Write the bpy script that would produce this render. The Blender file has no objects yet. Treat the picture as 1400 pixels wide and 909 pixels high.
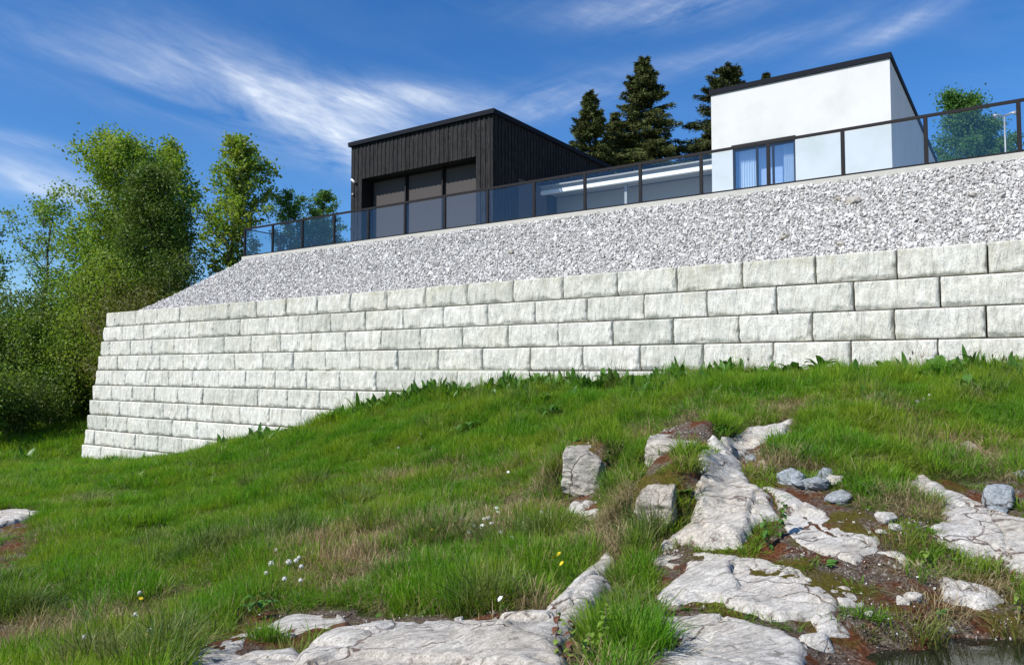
import bpy, bmesh, math, random
import numpy as np
from mathutils import Vector, Matrix, Euler
random.seed(7); rng = np.random.default_rng(11)
R = math.radians
S = bpy.context.scene
COL = S.collection

# ---------------------------------------------------------------- camera
# world frame: the eye is at the origin, +Y is straight ahead, +X right, +Z up (metres)
F_PX = 1035.0; PW, PH = 1400, 909
PITCH = math.atan(51.5 / F_PX)
cam = bpy.data.cameras.new('camera'); camo = bpy.data.objects.new('camera', cam); COL.objects.link(camo)
cam.sensor_width = 36; cam.lens = F_PX / PW * 36; cam.clip_start = 0.05; cam.clip_end = 3000
camo.rotation_euler = (math.pi/2 + PITCH, 0, 0)
S.camera = camo

# ---------------------------------------------------------------- light, sky, exposure
SUN_EL = R(44); SUN_H = Vector((-.829, -.561, 0)).normalized()
sun = bpy.data.lights.new('sun', 'SUN'); suno = bpy.data.objects.new('sun', sun); COL.objects.link(suno)
sun.energy = 5.0; sun.angle = R(.53); sun.color = (1, .955, .89)
to_sun = Vector((SUN_H.x*math.cos(SUN_EL), SUN_H.y*math.cos(SUN_EL), math.sin(SUN_EL)))
suno.rotation_euler = to_sun.to_track_quat('Z', 'Y').to_euler()
S.view_settings.view_transform = 'Standard'; S.view_settings.look = 'None'
S.view_settings.exposure = 0.38; S.view_settings.gamma = 1

def pix(px, py):
    """direction through a photograph pixel, scaled so that y = 1"""
    u, v = px - PW/2, PH/2 - py
    c, s = math.cos(PITCH), math.sin(PITCH)
    y = F_PX*c - v*s; z = F_PX*s + v*c
    return u/y, z/y
def at(px, py, Y):
    a, b = pix(px, py); return Vector((a*Y, Y, b*Y))

world = bpy.data.worlds.new('World'); S.world = world; world.use_nodes = True
def build_sky():
    nt = world.node_tree; N = nt.nodes; L = nt.links
    for n in list(N): N.remove(n)
    out = N.new('ShaderNodeOutputWorld'); bg = N.new('ShaderNodeBackground'); L.new(bg.outputs[0], out.inputs[0])
    sky = N.new('ShaderNodeTexSky'); sky.sky_type = 'NISHITA'; sky.sun_disc = False
    sky.sun_elevation = SUN_EL; sky.sun_rotation = math.atan2(SUN_H.x, SUN_H.y)
    sky.air_density = 1.0; sky.dust_density = .3; sky.ozone_density = 3.0; sky.altitude = 300
    bg.inputs[1].default_value = .078
    def M(op, a, b=None, c=None, clamp=False):
        n = N.new('ShaderNodeMath'); n.operation = op; n.use_clamp = clamp
        for i, x in enumerate((a, b, c)):
            if x is None: continue
            if isinstance(x, (int, float)): n.inputs[i].default_value = x
            else: L.new(x, n.inputs[i])
        return n.outputs[0]
    tc = N.new('ShaderNodeTexCoord'); sp = N.new('ShaderNodeSeparateXYZ'); L.new(tc.outputs['Generated'], sp.inputs[0])
    az = M('MULTIPLY', M('ARCTAN2', sp.outputs[0], sp.outputs[1]), 57.3)
    el = M('MULTIPLY', M('ARCSINE', sp.outputs[2]), 57.3)
    # cirrus: sheared streak noise in azimuth/elevation
    def noise(sx, sy, shear, scale, detail, rough, seed, dist=0.0):
        cb = N.new('ShaderNodeCombineXYZ')
        L.new(M('MULTIPLY', az, sx), cb.inputs[0])
        L.new(M('MULTIPLY', M('ADD', el, M('MULTIPLY', az, shear)), sy), cb.inputs[1]); cb.inputs[2].default_value = seed
        n = N.new('ShaderNodeTexNoise'); n.inputs['Scale'].default_value = scale; n.inputs['Detail'].default_value = detail
        n.inputs['Roughness'].default_value = rough; n.inputs['Distortion'].default_value = dist
        L.new(cb.outputs[0], n.inputs['Vector']); return n.outputs[0]
    streak = noise(.09, .34, .22, 1.0, 9, .56, 3.1, .5)
    fine = noise(.35, 1.5, .25, 1.0, 8, .65, 8.4, .4)
    broad = noise(.05, .12, .1, 1.0, 4, .5, 1.7)
    streak_b = noise(.10, .42, -.22, 1.0, 9, .62, 5.3, .6)
    total = None
    # (pixel centre, half length, half width in pixels, slope, strength)
    for (px, py, hl, hw, sl, st, up) in [
            (200, 98, 250, 36, .16, .55, 0), (430, 165, 190, 50, .28, 1.25, 0), (545, 133, 95, 22, .0, 1.3, 0),
            (470, 205, 60, 26, .25, .75, 0), (30, 190, 60, 9, .05, .45, 0), (40, 240, 95, 34, .05, .62, 0), (740, 142, 110, 22, -.22, .75, 1),
            (900, 12, 150, 22, .0, .6, 1), (1215, 44, 100, 14, -.2, .5, 1), (1030, 66, 240, 16, -.12, .3, 1), (80, 262, 80, 9, .0, .4, 0)]:
        a, b = pix(px, py); c_az = math.degrees(math.atan(a)); c_el = math.degrees(math.atan(b/math.hypot(1, a)))
        k = 1/F_PX*57.3*math.cos(R(c_az))
        th = math.atan(-sl); ct, sn = math.cos(th), math.sin(th)
        da = M('SUBTRACT', az, c_az); de = M('SUBTRACT', el, c_el)
        u = M('DIVIDE', M('ADD', M('MULTIPLY', da, ct), M('MULTIPLY', de, sn)), hl*k)
        v = M('DIVIDE', M('SUBTRACT', M('MULTIPLY', de, ct), M('MULTIPLY', da, sn)), hw*k)
        r2 = M('ADD', M('MULTIPLY', u, u), M('MULTIPLY', v, v))
        g = M('MULTIPLY', M('EXPONENT', M('MULTIPLY', r2, -1.1)), st)
        g = M('MULTIPLY', g, M('MULTIPLY_ADD', streak_b if up else streak, 2.2, -.68, clamp=True))
        total = g if total is None else M('ADD', total, g)
    # thin cirrus all over the sky, outside the frame as well
    veil = M('MULTIPLY', M('MULTIPLY_ADD', broad, 2.4, -.9, clamp=True), M('MULTIPLY_ADD', streak, 2.2, -.95, clamp=True))
    total = M('ADD', total, M('MULTIPLY', veil, .10))
    dens = M('MULTIPLY', total, M('MULTIPLY_ADD', fine, 1.2, .12), clamp=True)
    hs = N.new('ShaderNodeHueSaturation'); hs.inputs['Saturation'].default_value = 1.28; hs.inputs['Value'].default_value = 1.24; L.new(sky.outputs[0], hs.inputs['Color'])
    mx = N.new('ShaderNodeMix'); mx.data_type = 'RGBA'; L.new(dens, mx.inputs[0])
    tn = N.new('ShaderNodeMix'); tn.data_type = 'RGBA'; tn.blend_type = 'MULTIPLY'; tn.inputs[0].default_value = 1; L.new(hs.outputs[0], tn.inputs[6]); tn.inputs[7].default_value = (.86, 1.0, 1.19, 1)
    L.new(tn.outputs[2], mx.inputs[6]); mx.inputs[7].default_value = (9.6, 10.3, 11.2, 1)
    L.new(mx.outputs[2], bg.inputs[0])
build_sky()

# ---------------------------------------------------------------- noise
def _h(ix, iy, iz, seed):
    ix = ix.astype(np.int64).astype(np.uint64); iy = iy.astype(np.int64).astype(np.uint64); iz = iz.astype(np.int64).astype(np.uint64)
    h = ix*np.uint64(73856093) ^ iy*np.uint64(19349663) ^ iz*np.uint64(83492791) ^ np.uint64(seed*2654435761 & 0xffffffff)
    h = (h ^ (h >> np.uint64(13)))*np.uint64(1274126177); h = h & np.uint64(0xffffffff); h = h ^ (h >> np.uint64(16))
    return (h & np.uint64(0xffff)).astype(np.float64)/65535*2-1
def vn(x, y, z=None, seed=0):
    x = np.asarray(x, float); y = np.asarray(y, float); z = np.zeros_like(x) if z is None else np.asarray(z, float)
    fx, fy, fz = np.floor(x), np.floor(y), np.floor(z); u, v, w = x-fx, y-fy, z-fz
    u = u*u*(3-2*u); v = v*v*(3-2*v); w = w*w*(3-2*w)
    with np.errstate(over='ignore'):
        c = [_h(fx+i, fy+j, fz+k, seed) for k in (0, 1) for j in (0, 1) for i in (0, 1)]
    a = (c[0]*(1-u)+c[1]*u)*(1-v)+(c[2]*(1-u)+c[3]*u)*v
    b = (c[4]*(1-u)+c[5]*u)*(1-v)+(c[6]*(1-u)+c[7]*u)*v
    return a*(1-w)+b*w
def fbm(x, y, z=None, oct=4, seed=0, rough=.5):
    s = 0; a = 1; f = 1; t = 0
    for i in range(oct):
        s = s + a*vn(np.asarray(x)*f+i*17.3, np.asarray(y)*f+i*9.1, None if z is None else np.asarray(z)*f, seed+i); t += a; a *= rough; f *= 2.03
    return s/t
def sstep(a, b, x):
    t = np.clip((np.asarray(x, float)-a)/(b-a), 0, 1); return t*t*(3-2*t)

# ---------------------------------------------------------------- site frame: t runs along the wall (to the far left), D away from it
d1 = Vector((-.8267, .5626, 0)).normalized(); nn = Vector((.5626, .8267, 0)).normalized()
def W(t, D, z): return d1*t + nn*D + Vector((0, 0, z))
def on_plane(px, py, D):
    a, b = pix(px, py); y = D/(a*nn.x + nn.y); return Vector((a*y, y, b*y))
def t_at(px, D):
    a, b = pix(px, 506); y = D/(a*nn.x+nn.y); return a*y*d1.x + y*d1.y
FRAME = Matrix(((d1.x, nn.x, 0, 0), (d1.y, nn.y, 0, 0), (0, 0, 1, 0), (0, 0, 0, 1)))

# ---------------------------------------------------------------- object helpers
def link(o, parent=None):
    COL.objects.link(o)
    if parent: o.parent = parent
    return o
def tag(o, label=None, cat=None, group=None, kind=None):
    if label: o['label'] = label
    if cat: o['category'] = cat
    if group: o['group'] = group
    if kind: o['kind'] = kind
    return o
def thing(name, loc, label, cat, group=None, rz=0):
    o = bpy.data.objects.new(name, None); link(o); o.location = loc; o.rotation_euler = (0, 0, rz); o.empty_display_size = .2
    return tag(o, label, cat, group)
def np_mesh(name, verts, faces, mat=None, smooth=True):
    verts = np.asarray(verts, np.float32); faces = np.asarray(faces, np.int32); k = faces.shape[1]
    me = bpy.data.meshes.new(name)
    me.vertices.add(len(verts)); me.vertices.foreach_set('co', verts.ravel())
    me.loops.add(faces.size); me.loops.foreach_set('vertex_index', faces.ravel())
    me.polygons.add(len(faces)); me.polygons.foreach_set('loop_start', np.arange(0, faces.size, k, dtype=np.int32))
    me.polygons.foreach_set('use_smooth', np.full(len(faces), smooth))
    if mat: me.materials.append(mat)
    me.update(calc_edges=True); return me
def np_obj(name, verts, faces, mat, parent=None, smooth=True):
    verts = np.asarray(verts, float)
    if parent is not None: verts = verts - np.array(parent.location)
    return link(bpy.data.objects.new(name, np_mesh(name, verts, faces, mat, smooth)), parent)
class MB:
    """collects simple solids, then links them as one mesh"""
    def __init__(s): s.v = []; s.f = []
    def add(s, vs, fs):
        b = len(s.v); s.v += [tuple(v) for v in vs]; s.f += [tuple(i+b for i in f) for f in fs]
    def box(s, t0, t1, D0, D1, z0, z1, fr=W):
        vs = [fr(t, D, z) for z in (z0, z1) for D in (D0, D1) for t in (t0, t1)]
        s.add(vs, [(0, 2, 3, 1), (4, 5, 7, 6), (0, 1, 5, 4), (2, 6, 7, 3), (0, 4, 6, 2), (1, 3, 7, 5)])
    def tube(s, pts, rad, n=6):
        pts = [Vector(p) for p in pts]; b = len(s.v); rad = rad if hasattr(rad, '__len__') else [rad]*len(pts)
        for i, p in enumerate(pts):
            d = (pts[min(i+1, len(pts)-1)] - pts[max(i-1, 0)]).normalized()
            a = d.cross(Vector((.13, .27, .95)) if abs(d.z) < .9 else Vector((1, .1, 0))).normalized(); c = d.cross(a)
            for k in range(n):
                an = k*2*math.pi/n; s.v.append(tuple(p + (a*math.cos(an)+c*math.sin(an))*rad[i]))
        for i in range(len(pts)-1):
            for k in range(n):
                s.f.append((b+i*n+k, b+i*n+(k+1) % n, b+(i+1)*n+(k+1) % n, b+(i+1)*n+k))
        s.f.append(tuple(b+k for k in range(n))[::-1]); s.f.append(tuple(b+(len(pts)-1)*n+k for k in range(n)))
    def build(s, name, mat, parent=None, smooth=False, bevel=0):
        o = Vector(parent.location) if parent else Vector((0, 0, 0))
        me = bpy.data.meshes.new(name); me.from_pydata([tuple(Vector(v)-o) for v in s.v], [], s.f); me.materials.append(mat)
        bm = bmesh.new(); bm.from_mesh(me); bmesh.ops.recalc_face_normals(bm, faces=bm.faces)
        if bevel: bmesh.ops.bevel(bm, geom=bm.edges[:], offset=bevel, segments=1, affect='EDGES')
        bm.to_mesh(me); bm.free()
        if smooth: me.polygons.foreach_set('use_smooth', [True]*len(me.polygons))
        return link(bpy.data.objects.new(name, me), parent)

# ---------------------------------------------------------------- materials
class NM:
    def __init__(s, name):
        s.m = bpy.data.materials.new(name); s.m.use_nodes = True; s.N = s.m.node_tree.nodes; s.L = s.m.node_tree.links
        s.b = s.N['Principled BSDF']; s.out = s.N['Material Output']
        g = s.N.new('ShaderNodeNewGeometry'); s.pos = g.outputs['Position']; s.nor = g.outputs['Normal']
    def inp(s, k, v):
        if isinstance(v, (int, float)): s.b.inputs[k].default_value = v
        elif isinstance(v, tuple): s.b.inputs[k].default_value = (*v, 1) if len(v) == 3 else v
        else: s.L.new(v, s.b.inputs[k])
    def set(s, sock, v):
        if isinstance(v, (int, float)): sock.default_value = v
        elif isinstance(v, tuple): sock.default_value = (*v, 1) if len(v) == 3 and sock.type == 'RGBA' else v
        else: s.L.new(v, sock)
    def noise(s, scale, detail=4, rough=.55, vec=None, stretch=None, dist=0):
        vec = vec or s.pos
        if stretch: vec = s.mapping(vec, stretch)
        n = s.N.new('ShaderNodeTexNoise'); n.inputs['Scale'].default_value = scale; n.inputs['Detail'].default_value = detail
        n.inputs['Roughness'].default_value = rough; n.inputs['Distortion'].default_value = dist
        s.L.new(vec, n.inputs['Vector']); return n.outputs[0]
    def voro(s, scale, feature='F1', vec=None):
        n = s.N.new('ShaderNodeTexVoronoi'); n.feature = feature; n.inputs['Scale'].default_value = scale
        s.L.new(vec or s.pos, n.inputs['Vector']); return n
    def mapping(s, vec, scale=(1, 1, 1), rot=(0, 0, 0)):
        n = s.N.new('ShaderNodeMapping'); n.inputs['Scale'].default_value = scale; n.inputs['Rotation'].default_value = rot
        s.L.new(vec, n.inputs['Vector']); return n.outputs[0]
    def objco(s): return s.N.new('ShaderNodeTexCoord').outputs['Object']
    def rnd(s): return s.N.new('ShaderNodeObjectInfo').outputs['Random']
    def ramp(s, v, stops):
        n = s.N.new('ShaderNodeValToRGB'); e = n.color_ramp.elements
        while len(e) < len(stops): e.new(.5)
        for el, (p, c) in zip(e, stops):
            el.position = p; el.color = (c, c, c, 1) if isinstance(c, (int, float)) else (*c, 1)
        s.L.new(v, n.inputs[0]); return n.outputs[0]
    def mix(s, f, a, b, mode='MIX'):
        n = s.N.new('ShaderNodeMix'); n.data_type = 'RGBA'; n.blend_type = mode; s.set(n.inputs[0], f); s.set(n.inputs[6], a); s.set(n.inputs[7], b); return n.outputs[2]
    def math(s, op, a, b=None, clamp=False):
        n = s.N.new('ShaderNodeMath'); n.operation = op; n.use_clamp = clamp; s.set(n.inputs[0], a)
        if b is not None: s.set(n.inputs[1], b)
        return n.outputs[0]
    def attr(s, name):
        n = s.N.new('ShaderNodeAttribute'); n.attribute_name = name; return n.outputs['Fac']
    def z(s, vec=None, i=2):
        n = s.N.new('ShaderNodeSeparateXYZ'); s.L.new(vec or s.pos, n.inputs[0]); return n.outputs[i]
    def bump(s, h, strength=.5, dist=.02, prev=None):
        n = s.N.new('ShaderNodeBump'); n.inputs['Strength'].default_value = strength; n.inputs['Distance'].default_value = dist
        s.L.new(h, n.inputs['Height'])
        if prev: s.L.new(prev, n.inputs['Normal'])
        s.L.new(n.outputs[0], s.b.inputs['Normal']); return n.outputs[0]
    def translucent(s, col, fac):
        t = s.N.new('ShaderNodeBsdfTranslucent'); s.set(t.inputs[0], col); m = s.N.new('ShaderNodeMixShader'); m.inputs[0].default_value = fac
        s.L.new(s.b.outputs[0], m.inputs[1]); s.L.new(t.outputs[0], m.inputs[2]); s.L.new(m.outputs[0], s.out.inputs[0])

def leafmat(name, c1, c2, trans=.35, patch=None, rough=.55, pscale=.9):
    m = NM(name); col = m.mix(m.rnd(), c1, c2)
    n = m.noise(pscale, 3); col = m.mix(m.ramp(n, [(.38, 0), (.62, 1)]), col, patch or c2)
    m.inp('Base Color', col); m.inp('Roughness', rough); m.inp('Specular IOR Level', .25)
    m.translucent(m.mix(1.0, col, (1.0, 1.15, .45), 'MULTIPLY'), trans); return m.m
def plain(name, c, rough=.5, metal=0, spec=.5, var=0, scale=8):
    m = NM(name)
    if var:
        n = m.noise(scale, 5); m.inp('Base Color', m.mix(n, tuple(x*(1-var) for x in c), tuple(x*(1+var) for x in c)))
    else: m.inp('Base Color', c)
    m.inp('Roughness', rough); m.inp('Metallic', metal); m.inp('Specular IOR Level', spec); return m.m

def mat_block():
    m = NM('split_face_concrete'); oc = m.objco()
    off = m.N.new('ShaderNodeVectorMath'); off.operation = 'ADD'; m.L.new(oc, off.inputs[0])
    cb = m.N.new('ShaderNodeCombineXYZ'); m.L.new(m.math('MULTIPLY', m.rnd(), 57.0), cb.inputs[0]); m.L.new(m.math('MULTIPLY', m.rnd(), 31.0), cb.inputs[2]); m.L.new(cb.outputs[0], off.inputs[1])
    v = off.outputs[0]
    streak = m.noise(3.0, 5, .6, v, (1.9, 1, .75)); blot = m.noise(2.2, 4, .55, v)
    col = m.mix(m.ramp(streak, [(.30, 0), (.60, 1)]), (.44, .435, .395), (.64, .637, .595))
    col = m.mix(m.math('MULTIPLY', m.ramp(blot, [(.45, 0), (.7, 1)]), .45), col, (.52, .535, .515))
    tint = m.ramp(m.rnd(), [(0, (.83, .835, .80)), (.3, (.97, .965, .93)), (.7, (1.0, .99, .965)), (1, (1.07, 1.06, 1.04))])
    warm = m.noise(.9, 5, .6); col = m.mix(m.math('MULTIPLY', m.ramp(warm, [(.48, 0), (.66, 1)]), .30), col, (.86, .84, .70), 'MULTIPLY'); dk = m.noise(3.5, 8, .75, v, (.8, 2.6, 2.6)); col = m.mix(m.math('MULTIPLY', m.ramp(dk, [(.56, 0), (.66, 1)]), .22), col, (.20, .185, .16))
    col = m.mix(1.0, col, tint, 'MULTIPLY')
    # green-brown weather stain running down the upper courses
    zz = m.z(); top = m.ramp(m.math('MULTIPLY', m.math('SUBTRACT', zz, 1.2), .8), [(0, 0), (.75, .35), (.95, 1)])
    st = m.ramp(m.noise(3.2, 6, .65, m.pos, (1.2, 1.2, .35)), [(.40, 0), (.68, 1)])
    col = m.mix(m.math('MULTIPLY', m.math('MULTIPLY', top, st), .75), col, (.36, .34, .23))
    # dirt in the pits
    pit = m.noise(26, 4, .6, v); col = m.mix(m.math('MULTIPLY', m.ramp(pit, [(.32, 1), (.50, 0)]), .5), col, (.22, .21, .18))
    m.inp('Base Color', col); m.inp('Roughness', .9); m.inp('Specular IOR Level', .2)
    wv = m.noise(2.6, 6, .62, m.mapping(v, (2.6, 1, .7), (0, R(22), 0)), None, .8)
    b1 = m.bump(wv, 1.0, .07); m.bump(m.noise(30, 5, .65, v), .5, .012, b1); return m.m
def mat_gravel(name, lo=(.20, .19, .18), hi=(.62, .61, .59)):
    m = NM(name); r = m.rnd()
    col = m.ramp(r, [(0, lo), (.10, (.32, .31, .295)), (.4, (.47, .46, .44)), (.75, hi), (1, (.72, .71, .685))])
    n = m.noise(14, 5, .6); col = m.mix(m.math('MULTIPLY', m.ramp(n, [(.35, 1), (.6, 0)]), .4), col, (.24, .22, .20))
    m.inp('Base Color', col); m.inp('Roughness', .85); m.inp('Specular IOR Level', .25); m.bump(m.noise(40, 4), .3, .01); return m.m
def mat_gneiss(name='pale_gneiss', tint=(1, 1, 1), rot=(.15, .1, R(-25))):
    m = NM(name); v = m.mapping(m.pos, (1, 1, 1), rot)
    band = m.noise(3.0, 8, .68, v, (1.1, 5.5, 5.5), 1.2)
    col = m.ramp(band, [(.28, (.24, .23, .21)), (.40, (.43, .415, .385)), (.50, (.60, .585, .55)), (.68, (.74, .73, .70))])
    grit = m.noise(55, 4, .7, v); col = m.mix(m.math('MULTIPLY', m.ramp(grit, [(.32, 1), (.50, 0)]), .55), col, (.17, .16, .15))
    mid = m.noise(17, 5, .7, v, (1, 3, 3)); col = m.mix(m.math('MULTIPLY', m.ramp(mid, [(.36, 1), (.50, 0)]), .5), col, (.23, .215, .19))
    lich = m.noise(2.4, 6, .62); col = m.mix(m.math('MULTIPLY', m.ramp(lich, [(.52, 0), (.70, 1)]), .4), col, (.36, .345, .29))
    pn = m.voro(7); col = m.mix(m.math('MULTIPLY', m.ramp(m.noise(5.5, 6, .7), [(.60, 0), (.67, 1)]), .7), col, (.10, .085, .07))
    warm = m.noise(.9, 5, .6); col = m.mix(m.math('MULTIPLY', m.ramp(warm, [(.45, 0), (.62, 1)]), .4), col, (.80, .70, .56), 'MULTIPLY'); dk = m.noise(3.5, 8, .75, v, (.8, 2.6, 2.6)); col = m.mix(m.math('MULTIPLY', m.ramp(dk, [(.56, 0), (.66, 1)]), .45), col, (.20, .185, .16))
    # cracks with moss and dirt
    wob = m.N.new('ShaderNodeVectorMath'); wob.operation = 'ADD'; nz = m.N.new('ShaderNodeTexNoise'); nz.inputs['Scale'].default_value = 2.5; nz.inputs['Detail'].default_value = 5
    m.L.new(m.pos, nz.inputs['Vector']); sc = m.N.new('ShaderNodeVectorMath'); sc.operation = 'SCALE'; sc.inputs['Scale'].default_value = .55; m.L.new(nz.outputs['Color'], sc.inputs[0])
    m.L.new(m.mapping(m.pos, (1, 2.2, 1), (0, 0, R(-25))), wob.inputs[0]); m.L.new(sc.outputs[0], wob.inputs[1])
    cr = m.voro(1.25, 'DISTANCE_TO_EDGE', wob.outputs[0]).outputs['Distance']
    crk = m.math('MULTIPLY', m.ramp(cr, [(.004, 1), (.018, 0)]), m.ramp(m.noise(1.7, 3), [(.46, 0), (.58, 1)]))
    col = m.mix(m.math('MULTIPLY', crk, .85), col, (.10, .05, .03))
    # moss and grit gathering where the attribute says the rim is low
    rim = m.attr('rim'); rn = m.math('ADD', rim, m.math('MULTIPLY', m.math('SUBTRACT', m.noise(7, 6, .7), .5), 1.6))
    rm = m.ramp(rn, [(.5, 0), (.62, 1)]); mosscol = m.ramp(m.noise(9, 4), [(.35, (.04, .022, .015)), (.52, (.115, .045, .022)), (.66, (.09, .07, .025)), (.8, (.2, .17, .13))])
    col = m.mix(rm, col, mosscol)
    col = m.mix(1.0, col, tint, 'MULTIPLY')
    m.inp('Base Color', col); m.inp('Roughness', .82); m.inp('Specular IOR Level', .3)
    b1 = m.bump(band, .7, .05); b2 = m.bump(m.math('MULTIPLY', crk, -1), .7, .03, b1); m.bump(grit, .7, .012, b2); return m.m
def mat_ground():
    m = NM('meadow_soil'); soil = m.attr('soil')
    n1 = m.noise(2.2, 8, .68); n2 = m.noise(9, 7, .68); n3 = m.noise(38, 7, .75)
    under = m.mix(m.ramp(n2, [(.35, 0), (.65, 1)]), (.030, .045, .012), (.07, .085, .022))
    dirt = m.ramp(n3, [(.30, (.045, .032, .024)), (.48, (.11, .08, .06)), (.58, (.22, .185, .15)), (.66, (.52, .49, .45))])
    red = m.ramp(n3, [(.3, (.03, .014, .010)), (.50, (.125, .045, .02)), (.62, (.22, .10, .045)), (.75, (.40, .34, .28))])
    moss = m.ramp(n3, [(.3, (.045, .04, .008)), (.6, (.13, .105, .018)), (.8, (.20, .15, .03))])
    s = m.mix(m.ramp(n1, [(.44, 0), (.52, 1)]), red, dirt)
    s = m.mix(m.ramp(m.noise(1.3, 7, .66, m.mapping(m.pos, (1, 1, 1), (.3, .8, 2))), [(.50, 0), (.58, 1)]), s, moss)
    col = m.mix(m.ramp(soil, [(.3, 0), (.6, 1)]), under, s)
    m.inp('Base Color', col); m.inp('Roughness', .95); m.inp('Specular IOR Level', .1)
    b = m.bump(n2, .8, .06); m.bump(n3, 1.0, .03, b); return m.m
def mat_wood():
    m = NM('black_stained_timber'); oc = m.pos
    g = m.noise(5, 7, .68, m.mapping(oc, (9, 9, .55)), None, .3)
    k = m.rnd(); plank = m.attr('plank')
    base = m.mix(plank, (.006, .006, .007), (.018, .0175, .018))
    col = m.mix(m.ramp(g, [(.42, 0), (.68, 1)]), base, (.042, .041, .041))
    fl = m.noise(14, 4, .6); col = m.mix(m.math('MULTIPLY', m.ramp(fl, [(.60, 0), (.70, 1)]), .5), col, (.09, .088, .08))
    m.inp('Base Color', col); m.inp('Roughness', .85); m.inp('Specular IOR Level', .12); m.bump(g, .4, .01); return m.m
def mat_stucco():
    m = NM('white_render'); n = m.noise(.9, 7, .62)
    col = m.mix(m.ramp(n, [(.44, 0), (.68, 1)]), (.57, .57, .565), (.50, .515, .49))
    m.inp('Base Color', col); m.inp('Roughness', .9); m.inp('Specular IOR Level', .15); m.bump(m.noise(60, 3), .15, .006); return m.m
def mat_glass(name, tint, gloss=.0, alpha=0):
    m = NM(name); tr = m.N.new('ShaderNodeBsdfTransparent'); tr.inputs[0].default_value = (*tint, 1)
    gl = m.N.new('ShaderNodeBsdfGlossy'); gl.inputs['Roughness'].default_value = .02; gl.inputs[0].default_value = (.9, .95, 1, 1)
    fr = m.N.new('ShaderNodeLayerWeight'); fr.inputs['Blend'].default_value = .5; mx = m.N.new('ShaderNodeMixShader')
    m.L.new(m.math('ADD', m.math('MULTIPLY', m.math('POWER', fr.outputs['Facing'], 4.0), .5), gloss, True), mx.inputs[0]); m.L.new(tr.outputs[0], mx.inputs[1]); m.L.new(gl.outputs[0], mx.inputs[2])
    m.L.new(mx.outputs[0], m.out.inputs[0]); return m.m
def mat_bark(name, c1, c2):
    m = NM(name); g = m.noise(6, 5, .6, m.mapping(m.pos, (3, 3, .6))); m.inp('Base Color', m.mix(g, c1, c2)); m.inp('Roughness', .9); m.bump(g, .6, .03); return m.m

M_BLOCK = mat_block(); M_CHIP = plain('brown_chip', (.16, .125, .10), .9, 0, .2, .5, 30); M_GRAVEL = mat_gravel('crushed_stone'); M_ROCK = mat_gneiss(tint=(.93, .91, .875)); M_GROUND = mat_ground()
M_ROCK_STEP = mat_gneiss('layered_gneiss', (.74, .71, .66), (0, .1, .2)); M_ROCK_GREY = mat_gneiss('blue_grey_stone', (.55, .62, .70)); M_ROCK_BROWN = mat_gneiss('brown_stone', (.62, .5, .4))
M_WOOD = mat_wood(); M_STUCCO = mat_stucco()
M_BLACK = plain('black_metal', (.010, .010, .011), .6, .0, .2); M_TRIM = plain('dark_roof_metal', (.008, .010, .015), .7, .0, .1)
M_POST = plain('dark_brown_metal', (.013, .012, .014), .6, 0, .15)
M_RAIL = mat_glass('tinted_railing_glass', (.90, .94, .955), .035)
M_PANE = plain('dark_window_pane', (.072, .066, .064), .7, 0, .03)
M_PANE2 = mat_glass('window_pane', (.93, .96, 1), .16)
M_CURTAIN = plain('white_curtain', (.7, .72, .72), .9, var=.05); M_ROOM = plain('interior_wall', (.52, .58, .70), .9)  # room tone made pale blue, standing in for sky brightness in the door glass
M_CONC = plain('pale_concrete', (.42, .41, .37), .9, 0, .2, .12, 5)
M_WALLG = plain('grey_panel_wall', (.30, .30, .295), .7, var=.06, scale=.6); M_WHITE = plain('white_paint', (.8, .8, .79), .5)
M_STEEL = plain('steel_and_shade_grey', (.3, .3, .3), .5, .4)

# ---------------------------------------------------------------- terrain
D_TOP = 16.5; SET = .08; CH = .60; BL = 1.52; Z0 = 2.4; T_END = 31.72; SR = .023
def wall_pt(px, py, grass=.16):
    p = on_plane(px, py, 16.15); return p.x, p.y, p.z - grass
ctrl = []
for px, py in [(107, 630), (190, 628), (270, 621), (325, 606), (380, 592), (470, 567), (560, 543), (650, 532), (720, 524), (800, 518), (900, 515), (1000, 510), (1100, 506), (1180, 504), (1250, 503), (1330, 504), (1400, 508), (1500, 508)]:
    x, y, z = wall_pt(px, py); ctrl.append((x, y, z))
    q = Vector((x, y, 0)) + nn*1.2; ctrl.append((q.x, q.y, z+.1))
for px, py, Y in [(1060, 590, 9.6), (1250, 560, 10.4), (1250, 640, 7.8), (1250, 740, 6.1), (1250, 830, 5.15), (1300, 895, 4.55), (1390, 880, 4.7), (1400, 620, 8.6),
                  (1000, 700, 6.9), (1000, 780, 5.75), (1000, 850, 4.95), (940, 660, 7.7), (900, 540, 13.6), (1000, 560, 11.0), (800, 580, 13.6), (700, 560, 16.2), (700, 640, 11.8),
                  (790, 690, 9.0), (850, 760, 6.5), (800, 845, 5.05), (600, 600, 15.2), (600, 700, 9.8), (600, 790, 6.9), (600, 845, 5.35), (470, 600, 17.8), (380, 640, 17.5),
                  (300, 660, 18.5), (300, 700, 13.5), (300, 800, 8.0), (300, 870, 6.0), (50, 640, 28), (50, 700, 16.5), (50, 800, 9.2), (50, 890, 6.5), (470, 740, 8.6),
                  (60, 600, 37), (0, 590, 42), (90, 566, 46), (1400, 760, 5.9), (700, 740, 8.2), (430, 690, 12.6)]:
    p = at(px, py, Y); ctrl.append((p.x, p.y, p.z - (.10 if py < 650 else .05)))
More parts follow.
